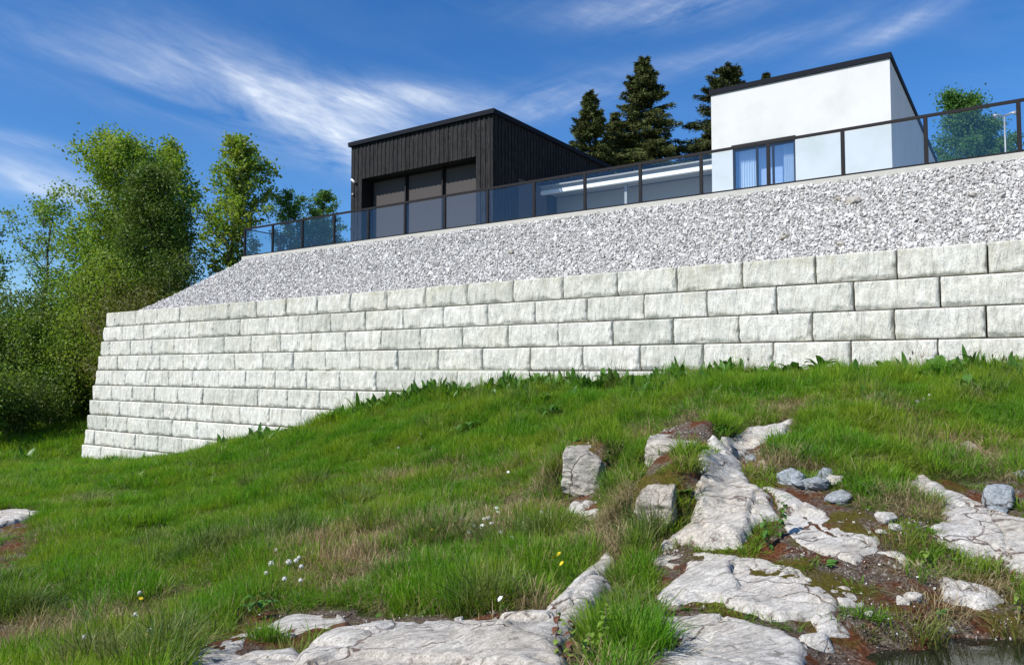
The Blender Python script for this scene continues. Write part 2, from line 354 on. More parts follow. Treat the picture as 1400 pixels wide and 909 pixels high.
for x, y, z in [(0, 3.6, -1.62), (-2, 3.4, -1.72), (2.5, 3.4, -1.68), (0, 0, -1.6), (-5, 2, -2.0), (5, 1, -1.5), (0, -6, -1.8), (-9, -3, -2.6), (9, -3, -1.3), (-20, 10, -3.6), (-25, 25, -3.9),
                (12, 6, -.6), (16, 5, -.2), (-30, 45, -3.4), (-20, 55, -2.6), (-40, 60, -2.6), (-12, 50, -2.0), (18, 9, .2)]:
    ctrl.append((x, y, z))
C = np.array(ctrl)
def tps(r2): return r2*np.log(r2+1e-9)*.5
def fit():
    n = len(C); X = C[:, :2]/10
    K = tps(((X[:, None]-X[None])**2).sum(-1)) + np.eye(n)*.004
    P = np.c_[np.ones(n), X]; A = np.zeros((n+3, n+3)); A[:n, :n] = K; A[:n, n:] = P; A[n:, :n] = P.T
    return np.linalg.solve(A, np.r_[C[:, 2], 0, 0, 0])
WT = fit(); WATER_Z = at(1300, 895, 4.55).z
def terrain(x, y, detail=True):
    x = np.asarray(x, float); y = np.asarray(y, float); sh = x.shape; x = x.ravel(); y = y.ravel()
    z = np.zeros_like(x)
    for i in range(0, len(x), 20000):
        a = np.clip(x[i:i+20000], -60, 30)/10; b = np.clip(y[i:i+20000], -15, 70)/10
        r2 = (a[:, None]-C[None, :, 0]/10)**2 + (b[:, None]-C[None, :, 1]/10)**2
        z[i:i+20000] = tps(r2)@WT[:-3] + WT[-3] + WT[-2]*a + WT[-1]*b
    far = sstep(48, 80, np.hypot(x+5, y-15)); z = z*(1-far) + (-3.0)*far
    # hillside the terrace was cut into, behind the wall
    t = x*d1.x + y*d1.y; D = x*nn.x + y*nn.y
    z = z + (-1.2 - z)*sstep(17.2, 18.2, D)*sstep(32.5, 31, t)*(t < 33)
    hill = sstep(34, 44, D)*sstep(30, 20, t); z = z*(1-hill) + 4.0*hill
    if detail:
        near = np.exp(-np.maximum(np.hypot(x, y-6)-9, 0)/12)
        z = z + .10*fbm(x/1.1, y/1.1, oct=3, seed=5)*(.35+.65*near) + .055*np.maximum(fbm(x/.38, y/.38, oct=2, seed=6), -.15)*near*sstep(-.35, .4, 1-sstep(4.5, 6.5, y)*0) + .022*fbm(x/.22, y/.22, oct=3, seed=9)*near
    for cx, cy, rz, w, h in STEPS:      # turf held up behind the rock steps
        c, s = math.cos(R(rz)), math.sin(R(rz)); u = (x-cx)*c+(y-cy)*s; v = -(x-cx)*s+(y-cy)*c
        z = z + h*sstep(-.02, .12, v)*(1-sstep(.6, 2.4, v))*sstep(w/2+.45, w/2-.05, np.abs(u))
    # shallow pool at the lower right
    a, b = pix(1310, 898); e = np.hypot((x-3.55)/1.45, (y-4.45)/.62) + .25*fbm(x*1.5, y*1.5, oct=3, seed=21)
    z = z - .16*sstep(1.25, .7, e)
    return z.reshape(sh)
STEPS = []
def ground_at(px, py):
    """where the sight line of a photograph pixel meets the ground"""
    a, b = pix(px, py); ys = np.linspace(2.6, 60, 3000); h = terrain(a*ys, ys, False) - b*ys
    i = np.argmax(h > 0) if (h > 0).any() else len(ys)-1
    y = ys[max(i, 1)]; return Vector((a*y, y, float(terrain(np.array([a*y]), np.array([y]))[0])))
STEP_ROCKS = []
for px, py, wpx, hpx, rz, seed, lab in [
    (798, 680, 58, 66, -10, 3, 'short upright cracked rock face poking from the grass, the leftmost block'),
    (918, 655, 78, 58, -22, 5, 'layered grey rock step below the dry turf, top of the stepped blocks'),
    (896, 731, 54, 76, -26, 8, 'split pale rock block with a shaded left face, lower of the stepped blocks'),
    (917, 722, 34, 38, -20, 13, 'small pale block wedged in front of the split rock step')]:
    g = ground_at(px, py); k = g.y/F_PX; STEP_ROCKS.append((g.x, g.y, g.z-.04, rz, wpx*k*1.0, .62, hpx*k*1.05, seed, lab))
STEPS.extend([(a[0], a[1]+.05, a[3], a[4]*.9, a[6]*.80) for a in STEP_ROCKS[:3]])
def wpoly(pts): return np.array([ground_at(*p)[:2] for p in pts])
def sdist(P, x, y):
    """signed distance to a polygon, positive inside"""
    x = np.asarray(x); y = np.asarray(y); d = np.full(x.shape, 1e9); ins = np.zeros(x.shape, bool); n = len(P)
    for i in range(n):
        ax, ay = P[i]; bx, by = P[(i+1) % n]; ex, ey = bx-ax, by-ay
        s = np.clip(((x-ax)*ex+(y-ay)*ey)/(ex*ex+ey*ey+1e-9), 0, 1); d = np.minimum(d, (x-ax-s*ex)**2+(y-ay-s*ey)**2)
        c = ((ay > y) != (by > y)) & (x < (bx-ax)*(y-ay)/((by-ay) if abs(by-ay) > 1e-9 else 1e-9)+ax); ins ^= c
    return np.where(ins, 1, -1)*np.sqrt(d)
def z5(pts): return [(x/2.1212+740, y/2.1212+540) for x, y in pts]

# rock outcrops: outline in the photograph, lift, rim width, material, label
OUT = [
 ('small pale rock ledge at the upper tip of the bare ridge, below the grass bank', z5([(545,132),(600,105),(700,88),(728,80),(700,112),(620,145),(560,168)]), .10, .05),
 ('long pale rock slab narrowing uphill, its surface bare and lightly cracked', z5([(500,160),(545,150),(560,190),(575,240),(610,290),(660,320),(680,360),(620,375),(600,410),(570,440),(470,440),(400,435),(345,455),(400,410),(440,360),(480,320),(440,290),(470,245),(465,215),(485,180)]), .13, .07),
 ('pale rock tongue slanting down right beside the red moss strip', z5([(640,280),(720,300),(800,340),(850,370),(955,405),(990,445),(930,470),(905,500),(825,475),(760,445),(735,420),(720,380),(710,340),(690,300)]), .07, .06),
 ('broad flat pale slab between two bands of red moss in the lower middle', z5([(335,470),(480,462),(560,480),(640,490),(740,530),(800,570),(850,620),(830,650),(700,650),(600,630),(500,600),(430,600),(390,612),(345,595),(390,560),(430,520),(400,495)]), .09, .06),
 ('lowest cracked pale slab at the bottom edge right of the grass clump', z5([(360,650),(470,648),(600,665),(700,700),(760,745),(740,800),(780,900),(300,900),(320,790),(330,750),(400,740),(430,700),(380,690)]), .10, .07),
 ('small flat pale rock patch right of the slanting tongue', z5([(950,465),(1040,460),(1052,482),(990,490)]), .05, .04),
 ('tiny pale rock patch surrounded by dark gravelly soil', z5([(850,575),(880,570),(928,610),(920,625),(885,622)]), .05, .04),
 ('small jagged pale rock showing through brown moss on the right', z5([(1170,537),(1240,555),(1302,570),(1275,592),(1230,575),(1190,572)]), .07, .04),
 ('large pale slab at the right edge dipping toward the pool', z5([(1075,255),(1110,243),(1150,268),(1180,288),(1240,308),(1290,338),(1390,372),(1480,390),(1500,560),(1400,520),(1370,492),(1340,452),(1295,430),(1265,458),(1220,455),(1170,442),(1128,398),(1180,378),(1172,330),(1160,302),(1100,285)]), .11, .07),
 ('sliver of pale rock beside the dark soil near the bottom', z5([(780,645),(830,655),(872,690),(820,692)]), .045, .03),
 ('small pale rock chip just above the wet soil', z5([(770,712),(820,704),(832,730),(792,737)]), .045, .03),
 ('diagonal pale rock rib climbing to the right from the big boulder slab', z5([(20,645),(60,600),(100,568),(150,515),(190,472),(205,500),(165,540),(195,560),(140,625),(100,645)]), .14, .09),
 ('big smooth whitish bedrock slab along the bottom centre', [(407,950),(411,915),(420,897),(455,882),(520,876),(640,869),(740,860),(795,858),(775,890),(760,950),(700,1010),(420,1010)], .14, .10),
 ('low rounded pale rock at the bottom left of the big slab', [(258,940),(266,910),(285,890),(318,877),(345,878),(322,900),(400,892),(405,912),(395,950),(280,960)], .06, .06),
 ('flat brownish rock ledge behind the big slab, strewn with grit', [(372,856),(400,842),(460,838),(468,848),(420,856),(395,861)], .05, .05),
 ('low pale rock at the left edge of the meadow', [(-60,700),(0,702),(40,702),(56,708),(30,716),(0,724),(-60,735)], .13, .10),
 ('weathered ledge in the grass below the smaller cracked boulder', [(775,692),(800,688),(822,700),(812,716),(785,712)], .05, .05),
 ('grey flat rock lying in dry grass near the right edge', z5([(1205,150),(1240,140),(1262,155),(1235,168)]), .06, .05),
]
POLYS = [wpoly(o[1]) for o in OUT]
SOIL = [wpoly(p) for p in [
 z5([(530,130),(600,90),(740,75),(720,120),(660,160),(640,210),(720,215),(830,225),(900,290),(880,320),(900,350),(1000,345),(1060,330),(1080,380),(1130,370),(1150,330),(1080,290),(1060,245),(1150,235),(1400,250),(1500,300),(1600,800),(1500,950),(300,950),(330,640),(310,560),(325,480),(350,440),(440,350),(450,240)]),
 [(275,885),(340,838),(480,826),(640,842),(770,840),(835,762),(845,790),(800,850),(800,1000),(230,1000)],
 [(-80,690),(62,698),(50,730),(40,760),(25,790),(-80,800)], [(-80,850),(40,850),(48,880),(-20,905),(-80,905)],
 [(768,610),(830,625),(840,660),(825,720),(770,715)], [(865,730),(880,650),(890,605),(960,580),(975,590),(940,640),(935,700),(910,735)]]]
DRY = [(550, 660, .5), (450, 745, .55), (480, 775, .5), (560, 740, .45), (20, 750, .6), (25, 870, .5), (855, 608, .35), (1050, 640, .4), (1330, 625, .6), (1240, 690, .3), (690, 700, .5), (760, 700, .4), (950, 580, .6), (1080, 560, .5), (1200, 560, .4),
       (500, 790, .4), (650, 740, .5), (1330, 800, .35), (830, 740, .4), (1260, 790, .3), (120, 690, .6), (620, 640, .3), (1140, 690, .3)]
DRYW = [(ground_at(a, b), c) for a, b, c in DRY]
def soil_mask(x, y):
    s = np.full(np.shape(x), -9.)
    for P in SOIL: s = np.maximum(s, sdist(P, x, y))
    return s
def rock_mask(x, y):
    s = np.full(np.shape(x), -9.)
    for P in POLYS: s = np.maximum(s, sdist(P, x, y))
    return s
def axis(lo, hi, c0, c1, step, grow):
    a = list(np.arange(c0, c1, step)); s = step; x = c1
    while x < hi: a.append(x); s *= grow; x += s
    s = step; x = c0-step; b = []
    while x > lo: b.append(x); s *= grow; x -= s
    return np.array(b[::-1]+a)
def build_ground():
    xs = axis(-900, 900, -5.5, 6, .045, 1.045); ys = axis(-200, 1500, 3.0, 11.5, .045, 1.035)
    X, Y = np.meshgrid(xs, ys); Z = terrain(X, Y)
    nx, ny = len(xs), len(ys); idx = np.arange(nx*ny).reshape(ny, nx)
    f = np.stack([idx[:-1, :-1], idx[:-1, 1:], idx[1:, 1:], idx[1:, :-1]], -1).reshape(-1, 4)
    near = (np.abs(X) < 14) & (Y < 22) & (Y > 1); sm = np.zeros_like(X); sm[near] = sstep(-.06, .12, soil_mask(X[near], Y[near]) + .12*fbm(X[near]*3, Y[near]*3, oct=3, seed=33))
    Z = Z + sm*.018*fbm(X*11, Y*11, oct=3, seed=41)
    o = np_obj('ground', np.stack([X, Y, Z], -1).reshape(-1, 3), f, M_GROUND)
    a = o.data.attributes.new('soil', 'FLOAT', 'POINT'); a.data.foreach_set('value', sm.ravel().astype(np.float32))
    o['kind'] = 'structure'; o['label'] = 'grassy hillside ground with mossy soil between bare rock'
build_ground()
# pool
def build_water():
    a, b = pix(1310, 898); cx, cy = 3.55, 4.4
    vs = [(cx+1.9*math.cos(t), cy+1.0*math.sin(t), WATER_Z-.085) for t in np.linspace(0, 2*math.pi, 28)[:-1]]
    m = NM('dark_pool_water'); m.inp('Base Color', (.012, .014, .008)); m.inp('Roughness', .04); m.inp('Specular IOR Level', .5); m.bump(m.noise(9, 3), .08, .02)
    mb = MB(); mb.add(vs, [tuple(range(len(vs)))]); o = mb.build('pool_water', m.m); o['kind'] = 'structure'; o['label'] = 'small dark pool of still water at the lower right'
build_water()

# ---------------------------------------------------------------- rock outcrops
def outcrop(P, label, lift, w, k, step=.022):
    x0, y0 = P.min(0)-.2; x1, y1 = P.max(0)+.2; step = max(step, math.sqrt((x1-x0)*(y1-y0)/22000))
    xs = np.arange(x0, x1, step); ys = np.arange(y0, y1, step); X, Y = np.meshgrid(xs, ys)
    sd = sdist(P, X, Y); size = math.sqrt(max((x1-x0)*(y1-y0), .01)); amp = min(.085, .035*size+.012); sd = sd + .045 + amp*fbm(X*3.2, Y*3.2, oct=5, seed=50+k, rough=.68); big = lift > .125; lift = lift*(.9 if big else .55); w = w*(.5 if big else .3); lift = min(lift, .035) if size < .7 else lift
    # the plateau is blocky: it breaks into a few tilted plates
    c, s = math.cos(R(-25)), math.sin(R(-25)); U = X*c+Y*s; V = -X*s+Y*c
    gu = U/.95+.16*fbm(U*1.3, V*1.3, oct=3, seed=70+k); gv = V/.42+.20*fbm(U*1.1, V*1.5, oct=3, seed=75+k) + .25*np.floor(gu)
    iu, iv = np.floor(gu), np.floor(gv); plates = .030*_h(iu, iv, iu*0, 80+k) + .028*(_h(iv, iu, iu*0, 81+k)*(gu-iu-.5) + _h(iv, iu, iu*0, 82+k)*(gv-iv-.5))
    ju = np.minimum(gu-iu, iu+1-gu)*.95; jv = np.minimum(gv-iv, iv+1-gv)*.42; on = sstep(-.1, .25, fbm(X*1.3, Y*1.3, oct=2, seed=83+k))
    joint = -.045*on*np.exp(-(np.minimum(ju*1.6, jv)/.013)**2)
    strata = .016*fbm(U*2.0, V*9, oct=4, seed=90+k, rough=.6) + .008*fbm(X*14, Y*14, oct=3, seed=93+k) + .022*fbm(X*1.6, Y*1.6, oct=3, seed=95+k)
    base = terrain(X, Y, False) + .03*fbm(X/.5, Y/.5, oct=2, seed=60+k); base = np.maximum(base, terrain(X, Y)-.004)
    crack = np.abs(fbm(U*1.1+5, V*1.7, oct=3, seed=110+k)); cr = -.035*np.exp(-(crack/.018)**2)
    H = lift*(1-np.exp(-np.maximum(sd, 0)/w)) + np.minimum(sd, 0)*1.6 - .015
    Z = base + H + (plates + strata + cr + joint)*sstep(-.02, .08, sd)
    keep = sd > -.13; idx = np.arange(X.size).reshape(X.shape)
    f = np.stack([idx[:-1, :-1], idx[:-1, 1:], idx[1:, 1:], idx[1:, :-1]], -1); kk = keep[:-1, :-1] & keep[:-1, 1:] & keep[1:, 1:] & keep[1:, :-1]
    f = f[kk]; used, inv = np.unique(f, return_inverse=True); V3 = np.stack([X, Y, Z], -1).reshape(-1, 3)[used]; f = inv.reshape(-1, 4)
    c3 = np.array([P[:, 0].mean(), P[:, 1].mean(), float(terrain(P[:, 0].mean()*np.ones(1), P[:, 1].mean()*np.ones(1), False)[0])])
    me = np_mesh('rock_outcrop', V3-c3, f, M_ROCK); a = me.attributes.new('rim', 'FLOAT', 'POINT')
    rim = np.clip(1-(sd/.20), 0, 1)*.42 + (.12 if big else .26)*sstep(.1, .6, fbm(X*1.7, Y*1.7, oct=4, seed=230+k)); a.data.foreach_set('value', rim.ravel()[used].astype(np.float32))
    o = link(bpy.data.objects.new('rock_outcrop', me)); o.location = c3; tag(o, label, 'rock', 'bare rock showing through the slope')
for k, (lab, pts, lift, w) in enumerate(OUT): outcrop(POLYS[k], lab, lift, w, k)

def boulder_mesh(name, sx, sy, sz, seed, mat, sub=4, box=.75, rough=.08, strata=.0):
    bm = bmesh.new(); bmesh.ops.create_cube(bm, size=2); bmesh.ops.subdivide_edges(bm, edges=bm.edges[:], cuts=2**sub-1, use_grid_fill=True)
    v = np.array([q.co[:] for q in bm.verts]); s = v/np.linalg.norm(v, axis=1)[:, None]; v = v*box + s*(1-box)*1.2
    # planar cuts make it angular
    r = np.random.default_rng(seed)
    for _ in range(16):
        n = r.normal(size=3); n /= np.linalg.norm(n); d = r.uniform(.72, 1.0)*(1+.25*box); e = np.maximum(v@n-d, 0); v = v - e[:, None]*n*.9
    nz = fbm(v[:, 0]*1.6+seed, v[:, 1]*1.6, v[:, 2]*1.6, 4, seed); v = v*(1+rough*nz[:, None])
    v = v*np.array([sx, sy, sz])/2
    if strata: lay = fbm(v[:, 0]*3, v[:, 1]*3, (v[:, 2]+.12*v[:, 0])*22, 3, seed+5); v[:, :2] *= (1+strata*lay[:, None]); v *= 1+.04*fbm(v[:, 0]*14, v[:, 1]*14, v[:, 2]*20, 3, seed+8)[:, None]
    for q, c in zip(bm.verts, v): q.co = c
    me = bpy.data.meshes.new(name); bm.to_mesh(me); bm.free(); me.materials.append(mat); me.polygons.foreach_set('use_smooth', [sub > 3]*len(me.polygons)); return me
for cx, cy, cz, rz, w, d, h, seed, lab in STEP_ROCKS:
    c, q = math.cos(R(rz)), math.sin(R(rz)); o = link(bpy.data.objects.new('boulder', boulder_mesh('boulder', w, d, h, seed, M_ROCK_STEP, sub=5, box=.84, rough=.12, strata=.10)))
    o.location = (cx - q*(d/2-.06), cy + c*(d/2-.06), cz + h*.44); o.rotation_euler = (R(5), R(4 if seed % 2 else -6), R(rz)); tag(o, lab, 'rock', 'bare rock showing through the slope')

def loose(px, py, wpx, hpx, seed, label, mat, group='loose stones lying on the slope'):
    g = ground_at(px, py + hpx*.4); s = g.y/F_PX; w = wpx*s*1.05; h = hpx*s*1.25
    o = link(bpy.data.objects.new('stone', boulder_mesh('stone', w, w*.8, h, seed, mat, sub=3, box=.45, rough=.2))); o.location = g + Vector((0, 0, h*.28)); o.rotation_euler = (R(random.uniform(-12, 12)), R(random.uniform(-15, 15)), R(random.uniform(0, 90)))
    tag(o, label, 'stone', group)
for i, (px, py, w, h, lab, mt) in enumerate([
    (1081, 651, 40, 17, 'largest blue-grey stone of the heap beside the ridge', M_ROCK_GREY), (1115, 659, 36, 17, 'dark grey flat stone right of the largest one in the heap', M_ROCK_GREY),
    (1128, 649, 18, 15, 'small upright blue-grey stone at the back of the heap', M_ROCK_GREY), (1146, 680, 32, 14, 'grey stone lying apart below the heap', M_ROCK_GREY),
    (1092, 662, 20, 9, 'thin grey stone tucked under the heap', M_ROCK_GREY), (1026, 625, 16, 11, 'small blue-grey stone by the ledge at the ridge tip', M_ROCK_GREY),
    (1044, 638, 15, 10, 'small tan stone between ridge and heap', M_ROCK_BROWN), (1047, 646, 11, 9, 'pale tan chip under the small tan stone', M_ROCK_BROWN),
    (1141, 657, 22, 13, 'beige stone at the right end of the heap', M_ROCK), (1366, 674, 44, 24, 'big blue-grey stone resting on the right hand slab', M_ROCK_GREY),
    (1360, 688, 32, 9, 'flat slate grey stone under the big one on the right slab', M_ROCK_GREY), (1396, 651, 20, 10, 'grey stone at the right edge in dry grass', M_ROCK_GREY),
    (1341, 710, 27, 12, 'low dark brown stone sitting on the right slab', M_ROCK_BROWN), (1210, 712, 28, 10, 'pale flat stone by the dark mossy lump', M_ROCK),
    (541, 708, 19, 9, 'lone white stone lying in the meadow grass', M_ROCK), (628, 849, 15, 9, 'small round stone on the rim of the big slab', M_ROCK),
    (787, 695, 17, 9, 'pale stone below the leftmost rock face', M_ROCK), (1225, 727, 20, 7, 'narrow pale stone in red moss', M_ROCK), (1205, 731, 12, 6, 'tiny white stone left of the narrow one', M_ROCK),
    (1301, 857, 12, 8, 'small cream stone above the pool edge', M_ROCK), (1235, 823, 20, 8, 'white chip beside dead grass near the pool', M_ROCK), (1249, 812, 22, 9, 'flat white chip above the one near the pool', M_ROCK),
    (1262, 770, 14, 7, 'pale chip in brown moss right of centre', M_ROCK), (1188, 848, 12, 5, 'small pale pebble on dark soil', M_ROCK), (398, 865, 14, 6, 'pale pebble on the moss behind the big slab', M_ROCK),
    (430, 852, 10, 5, 'tiny pebble right of the pale one on moss', M_ROCK)]):
    loose(px, py, w, h, 200+i, lab, mt)

# ---------------------------------------------------------------- retaining wall, block by block
def block_mesh(name, L, seed):
    nx, nz = max(8, int(L/.032)), 20; gap = .014; dep = .62; h = CH - .024
    u = np.r_[0, .007/L, .018/L, np.linspace(.035/L, 1-.035/L, nx-5), 1-.018/L, 1-.007/L, 1]; w = np.r_[0, .012, .032, np.linspace(.06, .94, nz-5), .968, .988, 1]; U, Z = np.meshgrid(u, w); X = gap + U*(L-2*gap); Zz = Z*h
    ex = np.minimum(X-gap, L-gap-X); ez = np.minimum(Zz, h-Zz)
    n = fbm(X*2.2+seed*3.7, Zz*1.5, oct=4, seed=seed, rough=.6); n2 = fbm(X*9+seed, Zz*6, oct=3, seed=seed+9)
    sl = .35*vn(np.array([seed*.7]), np.array([1.3]))[0]; st = fbm((X+sl*Zz)*6+seed*2.2, Zz*.8, oct=3, seed=seed+20)
    low = sstep(.085, 0, Zz + .06*fbm(X*6, Zz*5, oct=3, seed=seed+3))*sstep(-.6, .5, fbm(X*4+seed, Zz*3, oct=2, seed=seed+13)) ; right = sstep(.06, 0, X-gap + .05*fbm(X*5, Zz*8, oct=3, seed=seed+23))
    edge = .050*np.exp(-ex/.007) + .040*np.exp(-ez/.007)
    y = edge + .012*vn(np.array([seed*1.1]), np.array([.3]))[0]*(X/L-.5) - .042*n - .012*n2 - .012*np.abs(fbm(X*7+Zz*2, Zz*5, oct=3, seed=seed+33)) - .034*np.abs(st)*(.4+.6*sstep(-.3, .5, vn(X*1.3+seed, Zz*1.1, seed=seed+40))) + .060*low + .060*right*(.5+.5*vn(Zz*9, Zz*0+seed, seed=seed+4))
    y = np.where((ex < 1e-6) | (ez < 1e-6), np.maximum(y, .075), y)
    X = X + .012*vn(Zz*8, Zz*0+seed, seed=seed+6)*np.exp(-ex/.05)*(ex > 1e-6)
    V = np.stack([X, y, Zz], -1).reshape(-1, 3); idx = np.arange((nx+1)*(nz+1)).reshape(nz+1, nx+1)
    F = [tuple(q) for q in np.stack([idx[:-1, :-1], idx[:-1, 1:], idx[1:, 1:], idx[1:, :-1]], -1).reshape(-1, 4)]
    vs = [tuple(v) for v in V]; b = len(vs); vs += [(gap, dep, 0), (L-gap, dep, 0), (L-gap, dep, h), (gap, dep, h)]
    F.append(tuple(list(idx[-1, :]) + [b+2, b+3])); F.append(tuple(list(idx[0, ::-1]) + [b, b+1])); F.append((b, b+3, b+2, b+1))
    F.append(tuple(list(idx[:, 0]) + [b+3, b])[::-1]); F.append(tuple(list(idx[::-1, -1]) + [b+1, b+2])[::-1])
    # local axes: +x runs along the wall to the camera's left, so mirror the faces
    me = bpy.data.meshes.new(name); me.from_pydata(vs, [], F); me.materials.append(M_BLOCK)
    bm = bmesh.new(); bm.from_mesh(me); bmesh.ops.recalc_face_normals(bm, faces=bm.faces); bm.to_mesh(me); bm.free()
    fl = [p.area < .01 for p in me.polygons]; me.polygons.foreach_set('use_smooth', fl); me.update(); return me
def build_wall():
    root = thing('retaining_wall', W(T_END, D_TOP, -3.9), 'tall stepped retaining wall of pale split-face concrete blocks holding the gravel bank', 'wall')
    rl = Vector(root.location); full = [block_mesh('concrete_block', BL, 30+i) for i in range(12)]; half = [block_mesh('concrete_block', BL/2, 60+i) for i in range(4)]
    ang = math.atan2(d1.y, d1.x); r = random.Random(5)
    def put(me, t, D, z):
        o = bpy.data.objects.new('concrete_block', me); link(o, root); o.location = W(t, D, z) - rl
        # local +x along d1 would put local +y toward the camera; flip about z keeps +y away from the camera
        o.matrix_local = Matrix.Translation(o.location) @ FRAME @ Matrix.Rotation(r.uniform(-.004, .004), 4, 'Z')
    for c in range(10):
        z = Z0 - CH*(c+1) + r.uniform(-.002, .002); D = D_TOP - SET*c; te = T_END + SR*c; t = te; first = True
        while t > -7:
            L = BL/2 if (first and c % 2 == 0) else BL; first = False; t -= L
            m = W(t+L/2, D, 0); g = max(float(terrain(np.array([W(t+a, D-.05, 0).x]), np.array([W(t+a, D-.05, 0).y]))[0]) for a in (0, L))
            g0 = min(float(terrain(np.array([W(t+a, D-.05, 0).x]), np.array([W(t+a, D-.05, 0).y]))[0]) for a in (0, L))
            if g0 > z + CH + .02: continue
            put(r.choice(half if L < 1 else full), t, D + r.uniform(-.008, .008), z)
    # one recessed block of the return wall stands a course higher
    put(full[3], T_END-2.9, D_TOP+.9, Z0-.33)
build_wall()

# ---------------------------------------------------------------- gravel bank and terrace
D_RAIL = 19.0; T_RAIL = 25.96; ZT = on_plane(1256, 230, D_RAIL).z
def gravel_h(t, D):
    zf = 2.36 + (D-16.98)*(ZT-.10-2.36)/(D_RAIL-.12-16.98)
    q = np.clip((31.4-t)/5.3, 0, 1.2); zl = 2.30 + (ZT-.12-2.30)*(q**1.35)
    z = -np.log(np.exp(-np.clip(zf, -9, 9)*7)+np.exp(-np.clip(zl, -9, 9)*7))/7
    z = np.where(t > 31.4, 2.30 - (t-31.4)*.8, z)
    return np.minimum(z, ZT-.12)
def build_gravel():
    ts = np.arange(-7, 31.8, .25); Ds = np.concatenate([np.arange(16.85, 19.3, .1), np.arange(19.5, 45, .6)])
    T, D = np.meshgrid(ts, Ds); Z = gravel_h(T, D) + .03*fbm(T*2, D*2, oct=3, seed=3) - .03
    P = np.stack([T*d1.x+D*nn.x, T*d1.y+D*nn.y, Z], -1).reshape(-1, 3); idx = np.arange(T.size).reshape(T.shape)
    f = np.stack([idx[:-1, :-1], idx[1:, :-1], idx[1:, 1:], idx[:-1, 1:]], -1).reshape(-1, 4)
    m = NM('grey_grit'); m.inp('Base Color', m.ramp(m.noise(25, 5), [(.35, (.20, .195, .19)), (.65, (.42, .41, .40))])); m.inp('Roughness', .95)
    o = np_obj('gravel_bank', P, f, m.m); o['kind'] = 'structure'; o['label'] = 'steep bank of grey grit under the crushed stone'
build_gravel()

def hull_stone(name, seed, mat, flat=.62):
    r = np.random.default_rng(seed); bm = bmesh.new(); p = r.normal(size=(13, 3)); p /= np.linalg.norm(p, axis=1)[:, None]; p *= r.uniform(.75, 1.05, (13, 1))
    p *= np.array([.5, .38*r.uniform(.8, 1.2), .5*flat*r.uniform(.75, 1.2)])
    for q in p: bm.verts.new(q)
    res = bmesh.ops.convex_hull(bm, input=bm.verts[:]); bmesh.ops.delete(bm, geom=[g for g in res['geom_interior'] if isinstance(g, bmesh.types.BMVert)], context='VERTS')
    bmesh.ops.recalc_face_normals(bm, faces=bm.faces)
    me = bpy.data.meshes.new(name); bm.to_mesh(me); bm.free(); me.materials.append(mat); return me
def source(name, meshes):
    c = bpy.data.collections.new(name)
    for i, me in enumerate(meshes):
        o = bpy.data.objects.new('%s_%02d' % (name, i), me); c.objects.link(o)
    return c
def scatter(name, P, rot, scl, idx, coll, label):
    me = bpy.data.meshes.new(name); n = len(P); me.vertices.add(n); me.vertices.foreach_set('co', np.asarray(P, np.float32).ravel())
    a = me.attributes.new('rot', 'FLOAT_VECTOR', 'POINT'); a.data.foreach_set('vector', np.asarray(rot, np.float32).ravel())
    a = me.attributes.new('scl', 'FLOAT_VECTOR', 'POINT'); a.data.foreach_set('vector', np.asarray(scl, np.float32).ravel())
    a = me.attributes.new('idx', 'INT', 'POINT'); a.data.foreach_set('value', np.asarray(idx, np.int32))
    o = link(bpy.data.objects.new(name, me)); o['kind'] = 'stuff'; o['label'] = label
    g = bpy.data.node_groups.new(name, 'GeometryNodeTree'); g.interface.new_socket('Geometry', in_out='INPUT', socket_type='NodeSocketGeometry'); g.interface.new_socket('Geometry', in_out='OUTPUT', socket_type='NodeSocketGeometry')
    N = g.nodes; L = g.links; gi = N.new('NodeGroupInput'); go = N.new('NodeGroupOutput'); ip = N.new('GeometryNodeInstanceOnPoints'); ci = N.new('GeometryNodeCollectionInfo')
    ci.inputs['Collection'].default_value = coll; ci.inputs['Separate Children'].default_value = True; ci.inputs['Reset Children'].default_value = True
    def na(nm, ty):
        q = N.new('GeometryNodeInputNamedAttribute'); q.data_type = ty; q.inputs['Name'].default_value = nm; return [s for s in q.outputs if s.enabled][0]
    er = N.new('FunctionNodeEulerToRotation'); L.new(na('rot', 'FLOAT_VECTOR'), er.inputs[0])
    L.new(gi.outputs[0], ip.inputs['Points']); L.new(ci.outputs[0], ip.inputs['Instance']); ip.inputs['Pick Instance'].default_value = True
    L.new(na('idx', 'INT'), ip.inputs['Instance Index']); L.new(er.outputs[0], ip.inputs['Rotation']); L.new(na('scl', 'FLOAT_VECTOR'), ip.inputs['Scale']); L.new(ip.outputs[0], go.inputs[0])
    md = o.modifiers.new('scatter', 'NODES'); md.node_group = g; return o
def build_stones():
    src = source('crushed_stone_piece', [hull_stone('crushed_stone_piece', 300+i, M_GRAVEL) for i in range(14)])
    n = 110000; t = rng.uniform(-6.5, 34.5, n); D = rng.uniform(16.98, 18.98, n)
    n2 = 18000; t = np.r_[t, rng.uniform(25.3, 34.5, n2)]; D = np.r_[D, rng.uniform(18.9, 24, n2)]
    z = gravel_h(t, D); k = (z < ZT-.02) & (t < 31.55)
    t, D, z = t[k], D[k], z[k]; n = len(t); P = np.stack([t*d1.x+D*nn.x, t*d1.y+D*nn.y, z + rng.uniform(-.035, .02, n) + .03*fbm(t*2, D*2, oct=3, seed=3)], -1)
    s = np.clip(rng.lognormal(math.log(.069), .38, n), .03, .22); scl = np.stack([s, s, s], -1)
    scatter('crushed_stone', P, rng.uniform(0, 6.28, (n, 3)), scl, rng.integers(0, 14, n), src, 'grey white crushed stone covering the bank above the block wall')
build_stones()
